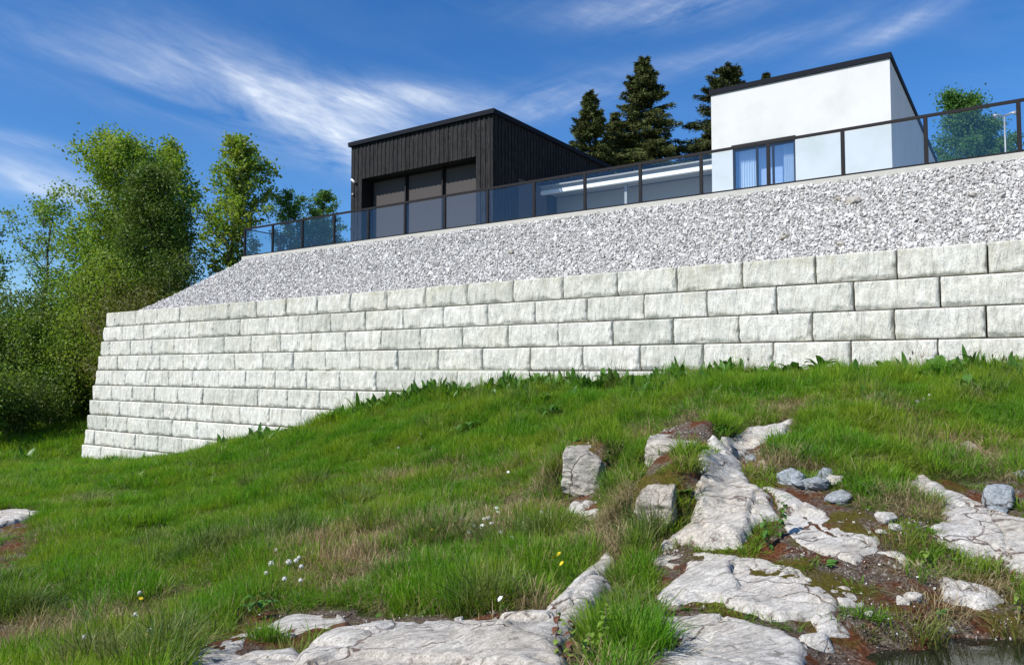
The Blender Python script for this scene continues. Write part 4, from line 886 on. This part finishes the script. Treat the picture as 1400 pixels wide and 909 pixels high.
def weed_mesh(name, seed, n, L, w, mat, tilt=(.3, 1.1)):
    r = np.random.default_rng(seed); V = []; F = []
    for i in range(n):
        v, f = leaf_blade(L*r.uniform(.5, 1.1), w*r.uniform(.7, 1.2), r.uniform(0, 6.28), r.uniform(*tilt), r, r.uniform(.2, .8), (r.normal()*.02, r.normal()*.02, 0)); b = len(V); V += v; F += [tuple(k+b for k in q) for q in f]
    me = bpy.data.meshes.new(name); me.from_pydata([tuple(v) for v in V], [], F); me.materials.append(mat); me.polygons.foreach_set('use_smooth', [True]*len(me.polygons)); return me
FLW = [(ground_at(a, b), c) for a, b, c in ((655, 722, 2.0), (390, 775, 1.3), (585, 720, 1.2), (195, 850, 1.0), (760, 768, .9), (290, 740, 1.0))]
def build_grass():
    ms = []
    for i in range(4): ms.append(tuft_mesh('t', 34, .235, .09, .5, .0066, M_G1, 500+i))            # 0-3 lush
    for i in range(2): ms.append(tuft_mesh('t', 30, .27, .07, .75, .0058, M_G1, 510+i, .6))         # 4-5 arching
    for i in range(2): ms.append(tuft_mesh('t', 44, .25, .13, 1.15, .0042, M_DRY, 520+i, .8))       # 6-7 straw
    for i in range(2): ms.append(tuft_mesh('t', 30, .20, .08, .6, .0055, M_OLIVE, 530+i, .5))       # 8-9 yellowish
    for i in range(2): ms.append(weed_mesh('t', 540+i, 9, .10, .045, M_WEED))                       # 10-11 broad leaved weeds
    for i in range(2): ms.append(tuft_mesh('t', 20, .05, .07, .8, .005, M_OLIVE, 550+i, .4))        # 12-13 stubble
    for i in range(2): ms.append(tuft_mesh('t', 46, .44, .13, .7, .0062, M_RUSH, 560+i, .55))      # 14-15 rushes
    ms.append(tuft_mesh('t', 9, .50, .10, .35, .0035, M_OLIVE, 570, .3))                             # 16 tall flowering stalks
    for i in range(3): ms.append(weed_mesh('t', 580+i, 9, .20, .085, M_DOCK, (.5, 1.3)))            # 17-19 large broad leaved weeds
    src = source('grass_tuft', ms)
    P = []; I = []; Sx = []
    def zone(y0, y1, dens, sc):
        area = (y1-y0)*((.73*y0+.9)+(.73*y1+.9)); n = int(area*dens); y = rng.uniform(y0, y1, n*2); hw = .73*y+.9; k = rng.uniform(0, 1, n*2) < hw/(.73*y1+.9); y = y[k]; x = rng.uniform(-1, 1, len(y))*(.73*y+.9)
        t = x*d1.x+y*d1.y; D = x*nn.x+y*nn.y; k = ~((D > 15.72) & (t < 32.2)); x, y, D = x[k], y[k], D[k]
        z = terrain(x, y); keep = np.ones(len(x), bool); near = y < 18
        sm = np.zeros(len(x)); rm = np.full(len(x), -9.); sm[near] = sstep(-.12, .12, soil_mask(x[near], y[near])+.2*fbm(x[near]*2, y[near]*2, oct=3, seed=77)); rm[near] = rock_mask(x[near], y[near])
        patch = sstep(.10, .42, fbm(x*1.4, y*1.4, oct=3, seed=88)); pr = (1-sm) + sm*(.03+.75*patch); pr = np.where(rm > .0, 0, pr); pr *= np.where(rm > -.06, .5, 1)
        pr *= ~((z < WATER_Z-.06) & (x > 1.5) & (y < 5.2))
        keep = rng.uniform(0, 1, len(x)) < pr; x, y, z, sm, rm, D = x[keep], y[keep], z[keep], sm[keep], rm[keep], D[keep]
        dry = np.zeros(len(x))
        for g, rr in DRYW: dry = np.maximum(dry, np.exp(-((x-g.x)**2+(y-g.y)**2)/(rr*rr*(1+g.y/16))))
        dn = fbm(x*.55, y*.55, oct=3, seed=99); mid = sstep(14, 10.5, y)*sstep(2.2, .4, x)*sstep(-5.5, -2.5, x+.25*y); dry = np.clip(dry*.9 + sstep(.05, .45, dn)*.55*mid + .018 + .15*mid, 0, .92)
        u = rng.uniform(0, 1, len(x)); ii = rng.integers(0, 4, len(x)); ii = np.where(rng.uniform(size=len(x)) < .22, rng.integers(4, 6, len(x)), ii)
        yel = sstep(.0, .5, fbm(x*.8+9, y*.8, oct=3, seed=123)); ii = np.where(rng.uniform(size=len(x)) < .06+.30*yel*(.3+.7*mid), rng.integers(8, 10, len(x)), ii)
        ii = np.where(rng.uniform(size=len(x)) < .08+.22*sstep(13.6, 15.2, D)*(x > -9), rng.integers(10, 12, len(x)), ii); ii = np.where(u < dry, rng.integers(6, 8, len(x)), ii); ii = np.where((sm > .5) & (rng.uniform(size=len(x)) < .55), rng.integers(12, 14, len(x)), ii)
        nr = np.ones(len(x))
        for g, rr in FLW: nr = np.minimum(nr, sstep(.5*rr, rr, np.hypot(x-g.x, (y-g.y+.5)*.7)))
        q = rng.uniform(size=len(x)); rush = sstep(.12, .34, fbm(x*.75+3, y*.75, oct=3, seed=160))*(.10+.90*mid); ii = np.where((q < .20*rush*nr) & (sm < .5) & (rm < -.15), rng.integers(14, 16, len(x)), ii)
        q = rng.uniform(size=len(x)); ii = np.where((q < .007) & (sm < .5), 16, ii)
        q = rng.uniform(size=len(x)); bw = sstep(.05, .35, fbm(x*.8+7, y*.8, oct=3, seed=170)); ii = np.where((q < .004+.05*bw*sstep(9, 13, D)+.34*sstep(14.4, 15.4, D)*(.3+.7*bw)*(x > -12)) & (sm < .5) & (D < 15.6), rng.integers(17, 20, len(x)), ii)
        hgt = (.45+1.05*sstep(-.4, .4, fbm(x*1.5, y*1.5, oct=4, seed=140, rough=.65)))*np.where(sm > .4, .62, 1)*np.where(rm > -.12, .6, 1)
        hgt = np.where(ii >= 14, .9, 1)*hgt*np.where((ii >= 10) & (ii < 12) & (D > 13), 1.7, 1)*(1 + .3*sstep(11, 15, D)*(x > -6))*np.where((ii >= 17) & (D > 13.8), 1.5, 1)*(1+.35*sstep(14.3, 15.4, D)*sstep(-.3, .4, fbm(x*1.1, y*1.1, oct=2, seed=190)))
        P.append(np.stack([x, y, z-.01], -1)); I.append(ii); s = sc*rng.uniform(.75, 1.25, len(x)); Sx.append(np.stack([s, s, (.65+.35*sc)*hgt*rng.uniform(.85, 1.2, len(x))], -1))
    zone(3.6, 7.5, 260, .92); zone(7.5, 12, 190, 1.0); zone(12, 19, 105, 1.3); zone(19, 31, 48, 1.8); zone(31, 52, 14, 2.8)
    P = np.concatenate(P); I = np.concatenate(I); Sx = np.concatenate(Sx); n = len(P)
    rot = np.stack([rng.normal(size=n)*.13, rng.normal(size=n)*.13, rng.uniform(0, 6.28, n)], -1); print('grass tufts', n)
    scatter('grass', P, rot, Sx, I, src, 'green meadow grass with straw patches covering the slope below the wall')
build_grass()
def build_grit():
    src = source('grit_piece', [hull_stone('grit_piece', 900+i, M_ROCK if i < 1 else (M_GRAVEL if i < 3 else M_CHIP), .5) for i in range(7)])
    n = 60000; x = rng.uniform(-3.2, 4.5, n); y = rng.uniform(3.7, 10, n); sm = soil_mask(x, y); rm = rock_mask(x, y); c = fbm(x*2.2, y*2.2, oct=3, seed=150)
    k = (sm > .0) & (rng.uniform(size=n) < sstep(-.1, .45, c)*np.where(rm > .05, .06, .8)); x, y, rm = x[k], y[k], rm[k]; z = terrain(x, y); n = len(x); z = z + np.where(rm > .04, .06, .01)
    k = rm < .03; x, y, z = x[k], y[k], z[k]; n = len(x); s = np.clip(rng.lognormal(math.log(.012), .55, n), .005, .045)
    scatter('grit', np.stack([x, y, z], -1), rng.uniform(0, 6.28, (n, 3)), np.stack([s, s, s], -1), rng.integers(0, 7, n), src, 'loose grit and small stone chips on the bare soil between the slabs')
build_grit()

# ---------------------------------------------------------------- single plants
def put_mesh(name, me, p, label, cat, group=None, rz=0, s=1):
    o = link(bpy.data.objects.new(name, me)); o.location = p; o.rotation_euler = (0, 0, rz); o.scale = (s, s, s); return tag(o, label, cat, group)
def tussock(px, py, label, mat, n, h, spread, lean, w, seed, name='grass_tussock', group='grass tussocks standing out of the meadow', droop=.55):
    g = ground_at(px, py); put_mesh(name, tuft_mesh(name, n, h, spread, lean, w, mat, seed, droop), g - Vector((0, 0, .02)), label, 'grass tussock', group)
tussock(862, 893, 'tall bright green grass clump in front of the cracked slab at the bottom', M_G1, 620, .36, .25, .55, .0062, 600)
tussock(832, 880, 'green grass clump left of the tall one beside the diagonal rib', M_G1, 330, .30, .2, .6, .006, 601)
tussock(855, 790, 'yellowish green tussock between the rib and the slabs', M_OLIVE, 330, .24, .25, .7, .005, 602)
tussock(395, 893, 'small dry-green tuft in the notch left of the big slab', M_OLIVE, 200, .2, .11, .7, .005, 603)
for i, (px, py, lab) in enumerate([(262, 690, 'dark rush clump with arching dead blades near the left middle'), (238, 706, 'dark brown-green rush clump left of the arching one'), (350, 668, 'dark rush clump on the low grass below the wall'), (430, 668, 'olive rush clump right of centre left meadow'),
        (520, 728, 'wide dark rush clump in the middle meadow'), (605, 748, 'dark rush clump above the dry straw patch'), (700, 752, 'dark rush clump left of the rock rib'), (752, 742, 'dark rush clump below the leftmost rock face'), (140, 655, 'dark green tall tuft near the wall corner'), (480, 700, 'olive rush clump beside the lone white stone')]):
    tussock(px, py, lab, M_RUSH, 420, .50, .30, .75, .0065, 610+i, 'rush_clump', 'dark rush clumps in the meadow')
for i, (px, py, lab) in enumerate([(478, 782, 'flattened straw coloured tuft in the middle meadow'), (452, 742, 'curled dry straw tuft above the flattened one'), (548, 670, 'pale straw tuft on the upper bank'), (1240, 703, 'dry grass tuft hanging over the mossy lump'), (1330, 790, 'dry spiky tuft beside the right hand slab'), (1275, 830, 'dead grass tuft on the pool bank'), (1310, 640, 'matted straw tuft near the right edge'), (20, 765, 'brown matted straw on the left bank'), (25, 880, 'pale dead straw at the bottom left corner'), (690, 702, 'tan straw tuft left of the rock face')]):
    tussock(px, py, lab, M_DRY, 260, .22, .22, 1.1, .005, 640+i, 'straw_tuft', 'dry straw tufts', .8)
for i, (px, py, lab) in enumerate([(1160, 600, 'fresh green tuft uphill of the grey stone heap'), (1262, 690, 'green tuft growing over the tip of the right hand slab'), (1225, 745, 'yellow-green tuft on moss in the right middle'), (1390, 865, 'green tuft on the pool bank at the right edge'), (1250, 875, 'low green tuft at the edge of the pool')]):
    tussock(px, py, lab, M_G1 if i < 2 else M_OLIVE, 220, .24, .2, .7, .0055, 660+i)
def mesh_of(V, F, name, mat):
    me = bpy.data.meshes.new(name); me.from_pydata([tuple(v) for v in V], [], F); me.materials.append(mat); me.polygons.foreach_set('use_smooth', [True]*len(me.polygons)); return me
def dock(px, py, seed, label, L=.30, n=9, stalk=0, Dw=15.55):
    p = on_plane(px, py, Dw) if Dw else ground_at(px, py); g = Vector((p.x, p.y, gz(p.x, p.y)+.05)); r = np.random.default_rng(seed); root = thing('dock_plant', g, label, 'plant', 'broad leaved plants along the wall foot')
    for i in range(n):
        V, F = leaf_blade(L*1.35*r.uniform(.5, 1.2), L*.46*r.uniform(.8, 1.2), r.uniform(0, 6.28), r.uniform(.6, 1.45), r, r.uniform(.5, 1.3), (r.normal()*.03, r.normal()*.03, r.uniform(0, .14)), .006)
        link(bpy.data.objects.new('leaf', mesh_of(V, F, 'leaf', M_DOCK)), root)
    if stalk:
        m = MB(); m.tube([g, g+Vector((r.normal()*.03, 0, stalk*.6)), g+Vector((r.normal()*.06, r.normal()*.06, stalk))], [.007, .005, .003], 5); m.build('stalk', M_DOCK, root)
for i, (px, py, st, lab) in enumerate([(395, 588, 0, 'broad leaved dock where the grass meets the wall, leftmost of the row'), (470, 566, 0, 'low dock at the wall foot left of centre'), (588, 545, .4, 'dock with a short stalk at the wall foot'), (632, 534, 0, 'dock leaning right below a block joint'),
        (712, 524, .5, 'tall dock with an upright stem against the blocks'), (735, 530, 0, 'dense dock right of the tall one'), (780, 528, 0, 'dark leafed dock in front of the wall middle'), (828, 522, 0, 'dock with raised leaves before the wall'),
        (870, 520, 0, 'low spreading dock on the bank top'), (1055, 508, 0, 'dock with broad pale leaves at the wall foot above the ridge'), (1085, 507, 0, 'dock beside the pale leaved one'), (1120, 509, 0, 'small dock under the thin stalks'),
        (1212, 506, 0, 'dock left of the dead twigs'), (1275, 503, .25, 'large dock at the foot of the dead twigs'), (1292, 503, 0, 'dock just right of the dead twigs'), (1325, 500, 0, 'raised dock clump near the right edge'), (1340, 500, 0, 'dock clump closest to the right picture edge')]):
    dock(px, py, 700+i, lab, .26 + (i % 3)*.06, 13, st)
for i, (px, py, lab) in enumerate([(1322, 548, 'single big leaved dock out in the grass at right'), (760, 575, 'dark leafy dock on the upper bank'), (640, 590, 'small dock in the middle of the bank'), (520, 600, 'dock on the bank below the wall left of centre'), (880, 548, 'dock near the top of the bank'), (355, 850, 'pale leaved young dock in the shade left of the big slab')]):
    dock(px, py, 740+i, lab, .26 if i < 5 else .12, 7, 0, None)
M_TWIG = plain('dead_twig', (.19, .13, .10), .9); M_SEED = plain('dark_seed_head', (.06, .045, .035), .9); M_STEM = plain('green_stem', (.12, .20, .04), .7)
def dead_twig(px, py, H, seed, label):
    p = on_plane(px, py, 15.5); g = Vector((p.x, p.y, gz(p.x, p.y))); r = random.Random(seed); m = MB()
    def br(p, d, L, w, k):
        e = p + d*L; m.tube([p, p.lerp(e, .5)+Vector((r.uniform(-.02, .02), 0, 0)), e], [w, w*.8, w*.5], 4)
        if k:
            for s in (-1, 1): br(p.lerp(e, r.uniform(.6, 1)), (d+Vector((s*r.uniform(.25, .6), r.uniform(-.3, .3), .1))).normalized(), L*r.uniform(.5, .75), w*.6, k-1)
    for i in range(3): br(g, Vector((r.uniform(-.3, .3), r.uniform(-.2, .2), 1)).normalized(), H*.5, .006, 2)
    tag(m.build('dead_stalk', M_TWIG), label, 'dead plant', 'dead stalks before the wall')
dead_twig(1262, 500, 1.0, 1, 'thin reddish branching dead stalk rising in front of the blocks at right'); dead_twig(1135, 505, .5, 2, 'short thin dead stalk before the wall above the ridge'); dead_twig(700, 524, .6, 3, 'thin dry stalk left of the tall dock')
dead_twig(1020, 508, .3, 4, 'tiny dry stalk before the wall near the ridge top')
def plantain(px, py, H, label, n=1, seed=0):
    p = on_plane(px, py, 15.4); g = Vector((p.x, p.y, gz(p.x, p.y))); root = thing('plantain', g, label, 'plant', 'seed heads on thin stems before the wall'); r = random.Random(seed+int(px))
    for i in range(n):
        e = g+Vector((r.uniform(-.14, .14), r.uniform(-.05, .05), H*r.uniform(.7, 1.1))); b = g+Vector((r.uniform(-.04, .04), 0, 0))
        m = MB(); m.tube([b, b.lerp(e, .5)+Vector((.01, 0, 0)), e], .003, 4); m.build('stem', M_STEM, root); m = MB(); m.tube([e, e+Vector((0, 0, .03)), e+Vector((0, 0, .07))], [.008, .017, .004], 6); m.build('seed_head', M_SEED, root, True)
plantain(1243, 503, .42, 'pair of dark seed heads on stems left of the dead twigs', 2); plantain(1365, 503, .45, 'loose group of dark seed heads near the right edge', 4); plantain(1383, 503, .45, 'dark seed heads on thin stems at the right edge', 4, 5); plantain(1023, 508, .35, 'two small seed heads before the wall above the ridge', 2)

# saplings at the bottom centre
def sapling(px, py, H, seed, label, mats, n=16, lean=(0, 0)):
    g = ground_at(px, py); g = Vector((g.x, g.y, g.z+.02)); r = np.random.default_rng(seed); root = thing('sapling', g, label, 'plant'); pts = [g + Vector((lean[0]*f*f+r.normal()*.006, lean[1]*f, H*f)) for f in np.linspace(0, 1, 7)]
    m = MB(); m.tube(pts, [.005*(1-.7*i/6)+.001 for i in range(7)], 5); m.build('stem', M_TWIG, root)
    for i in range(n):
        f = (i+1)/n; k = min(int(f*6), 5); p = pts[k].lerp(pts[k+1], f*6-k); V, F = leaf_blade(.05*r.uniform(.7, 1.15), .036*r.uniform(.8, 1.2), i*2.4+r.normal()*.3, r.uniform(-.5, .6), r, .5, np.array(p-g)+r.normal(size=3)*.006, .002)
        link(bpy.data.objects.new('leaf', mesh_of(V, F, 'leaf', mats[i % len(mats)])), root)
M_RED = leafmat('reddish_leaves', (.10, .035, .025), (.14, .055, .03), .3); M_YG = leafmat('young_leaves', (.15, .26, .03), (.2, .3, .05), .4)
sapling(762, 925, .28, 1, 'thin sapling with dark reddish leaves against the big slab', [M_RED, M_YG, M_RED], 18, (.0, .02)); sapling(780, 930, .24, 2, 'second thin reddish sapling slightly right of the first', [M_YG, M_RED], 14, (-.01, 0))
sapling(826, 905, .26, 3, 'sapling with bright yellow-green leaves in the grass clump', [M_YG], 20, (.02, 0)); sapling(800, 925, .16, 4, 'low yellow-green seedling between the reddish saplings and the clump', [M_YG], 16, (.03, 0))
sapling(1068, 740, .26, 5, 'leafy green seedling growing in the red moss strip', [M_DOCK], 26, (.04, .02)); sapling(1050, 752, .2, 6, 'smaller green seedling beside the one in the moss strip', [M_DOCK], 22, (-.04, 0)); sapling(1268, 775, .14, 7, 'tiny yellow-green seedling on moss at right', [M_YG], 12)
sapling(1394, 838, .1, 8, 'tiny bright seedling at the right picture edge', [M_YG], 10)

# flowers
M_CLOCK = plain('dandelion_fluff', (.62, .62, .58), .9); M_YEL = plain('dandelion_petals', (.75, .58, .02), .7); M_WHITEF = plain('white_petals', (.78, .78, .74), .8); M_CORE = plain('seed_core', (.2, .17, .12), .9)
def clock_mesh():
    r = np.random.default_rng(4); V = []; F = []
    for i in range(150):
        d = r.normal(size=3); d /= np.linalg.norm(d); a = np.cross(d, r.normal(size=3)); a /= np.linalg.norm(a); b = np.cross(d, a); rr = .021*r.uniform(.85, 1.05); c = d*rr; k = len(V)
        V += [c+a*.0045, c+b*.0045, c-a*.0045, c-b*.0045]; F += [(k, k+1, k+2, k+3)]
    return mesh_of(V, F, 'head', M_CLOCK)
def disc_mesh(rad, mat, petals=14, cup=.3):
    V = [(0, 0, .004)]; F = []
    for l in range(2):
        for i in range(petals):
            a = 6.283*(i+l*.5)/petals; b = len(V); da = 2.6/petals; q = rad*(1-.3*l)
            V += [(math.cos(a-da)*q*.7, math.sin(a-da)*q*.7, .004*l+cup*q*.3), (math.cos(a)*q, math.sin(a)*q, .005*l+cup*q*.5), (math.cos(a+da)*q*.7, math.sin(a+da)*q*.7, .004*l+cup*q*.3)]; F += [(0, b, b+1, b+2)]
    return mesh_of(V, F, 'head', mat)
CLK = clock_mesh(); YEL = disc_mesh(.021, M_YEL); WHT = disc_mesh(.014, M_WHITEF, 9, .1)
CORE = bpy.data.meshes.new('core'); _b = bmesh.new(); bmesh.ops.create_icosphere(_b, subdivisions=1, radius=.006); _b.to_mesh(CORE); _b.free(); CORE.materials.append(M_CORE)
SM = MB(); SM.tube([(0, 0, 0), (.004, 0, .5), (0, 0, 1)], .0022, 4); _s = SM.build('stem', M_STEM); STEM = _s.data; bpy.data.objects.remove(_s)
def flower(kind, px, py, H, label, s=1.0):
    # the head is where the photograph shows it; the stem goes down to the ground
    g = ground_at(px, py); Y = g.y; p = at(px, py, Y)
    for _ in range(12):
        z = gz(p.x, p.y)
        if p.z - z > H*(1+.03*Y): break
        Y -= .06; p = at(px, py, Y)
    nm = {'clock': 'dandelion_clock', 'yellow': 'dandelion', 'white': 'white_flower'}[kind]; gp = {'clock': 'dandelion seed heads in the meadow', 'yellow': 'yellow dandelions in the meadow', 'white': 'small white flowers in the meadow'}[kind]
    root = thing(nm, Vector((p.x, p.y, z)), label, 'flower', gp); h = p.z - z
    o = link(bpy.data.objects.new('stem', STEM), root); o.scale = (1, 1, h)
    o = link(bpy.data.objects.new('head', {'clock': CLK, 'yellow': YEL, 'white': WHT}[kind]), root); o.location = (0, 0, h); o.scale = (s, s, s)
    if kind != 'clock': o.rotation_euler = (random.uniform(.3, 1.0), random.uniform(-.3, .3), random.uniform(0, 6))
    if kind == 'clock': c = link(bpy.data.objects.new('core', CORE), o)
for px, py, s, lab in [(205, 863, 1.1, 'largest dandelion clock near the bottom left'), (185, 840, .8, 'dandelion clock above the largest one'), (191, 810, .8, 'dandelion clock beside pale leaves at lower left'), (371, 770, 1.1, 'big dandelion clock left in the dense cluster'),
        (395, 768, 1.1, 'wide dandelion clock in the middle of the cluster'), (364, 783, .8, 'small clock under the left of the cluster'), (405, 766, .9, 'dandelion clock right in the cluster, lower'), (409, 762, .8, 'topmost clock at the right of the cluster'), (412, 774, .8, 'clock at the lower right of the cluster'),
        (378, 752, 1.0, 'dandelion clock standing above the cluster'), (357, 721, 1.1, 'dandelion clock alone uphill of the cluster'), (293, 758, .9, 'lone dandelion clock left of the cluster'), (387, 725, .7, 'small clock right of the uphill one'), (389, 791, .8, 'clock just below the cluster'), (444, 721, .8, 'clock on the dry straw right of the cluster'),
        (115, 871, .8, 'small clock low at the left'), (115, 686, .9, 'faint clock in the far left grass'), (66, 685, .9, 'faint clock near the left rock'), (158, 903, .8, 'small clock at the bottom edge'), (81, 893, .7, 'tiny clock at the bottom left'), (411, 793, .7, 'lowest clock under the cluster'), (545, 612, .8, 'clock on the bank below the wall'), (668, 708, .9, 'pale clock in the middle meadow')]:
    flower('clock', px, py, .25, lab, s*1.3)
for px, py, lab in [(229, 753, 'yellow dandelion alone in the lush left grass'), (276, 721, 'left one of two yellow dandelions by the rush clump'), (286, 720, 'right one of two yellow dandelions by the rush clump'), (318, 738, 'small yellow dandelion right of the pair'), (379, 726, 'yellow flower beside small white heads'), (341, 768, 'small yellow flower near the dense clock cluster'),
        (200, 869, 'yellow dandelion touching the largest clock'), (193, 818, 'yellow dandelion by the pale leaves at lower left'), (371, 664, 'yellow dandelion on the far slope'), (193, 648, 'tiny yellow dandelion near the wall corner'), (591, 724, 'yellow flower among white ones in the middle meadow'), (758, 762, 'yellow flower left of the rib'), (764, 757, 'second yellow flower left of the rib'), (768, 770, 'pale yellow flower close above the rib'), (1246, 525, 'yellow flower in the grass below the dead twigs')]:
    flower('yellow', px, py, .22, lab, 1.2)
wf = [(630, 709), (638, 710), (662, 709), (659, 718), (648, 719), (657, 722), (672, 715), (679, 694), (681, 700), (685, 727), (641, 727), (670, 737), (575, 711), (574, 718), (594, 712), (592, 720), (548, 581), (575, 593), (642, 599), (650, 597), (685, 596), (695, 645), (470, 597), (508, 608), (640, 662), (700, 735), (684, 818), (740, 700), (850, 560), (1254, 548), (1263, 545), (1250, 520), (1270, 540)]
for k, (px, py) in enumerate(wf):
    side = ('high on the bank just under the wall, left side' if px < 560 and py < 640 else 'high on the bank just under the wall, middle' if px < 900 and py < 640 else 'below the dead twigs at right' if px > 900 else
            'in the loose cluster left of the middle yellow flower' if px < 600 and py < 740 else 'in the dense middle meadow cluster' if px < 675 and 700 < py < 740 else 'strung out right of the dense meadow cluster')
    flower('white', px, py, .26, 'small white flower ' + side, 1.9)
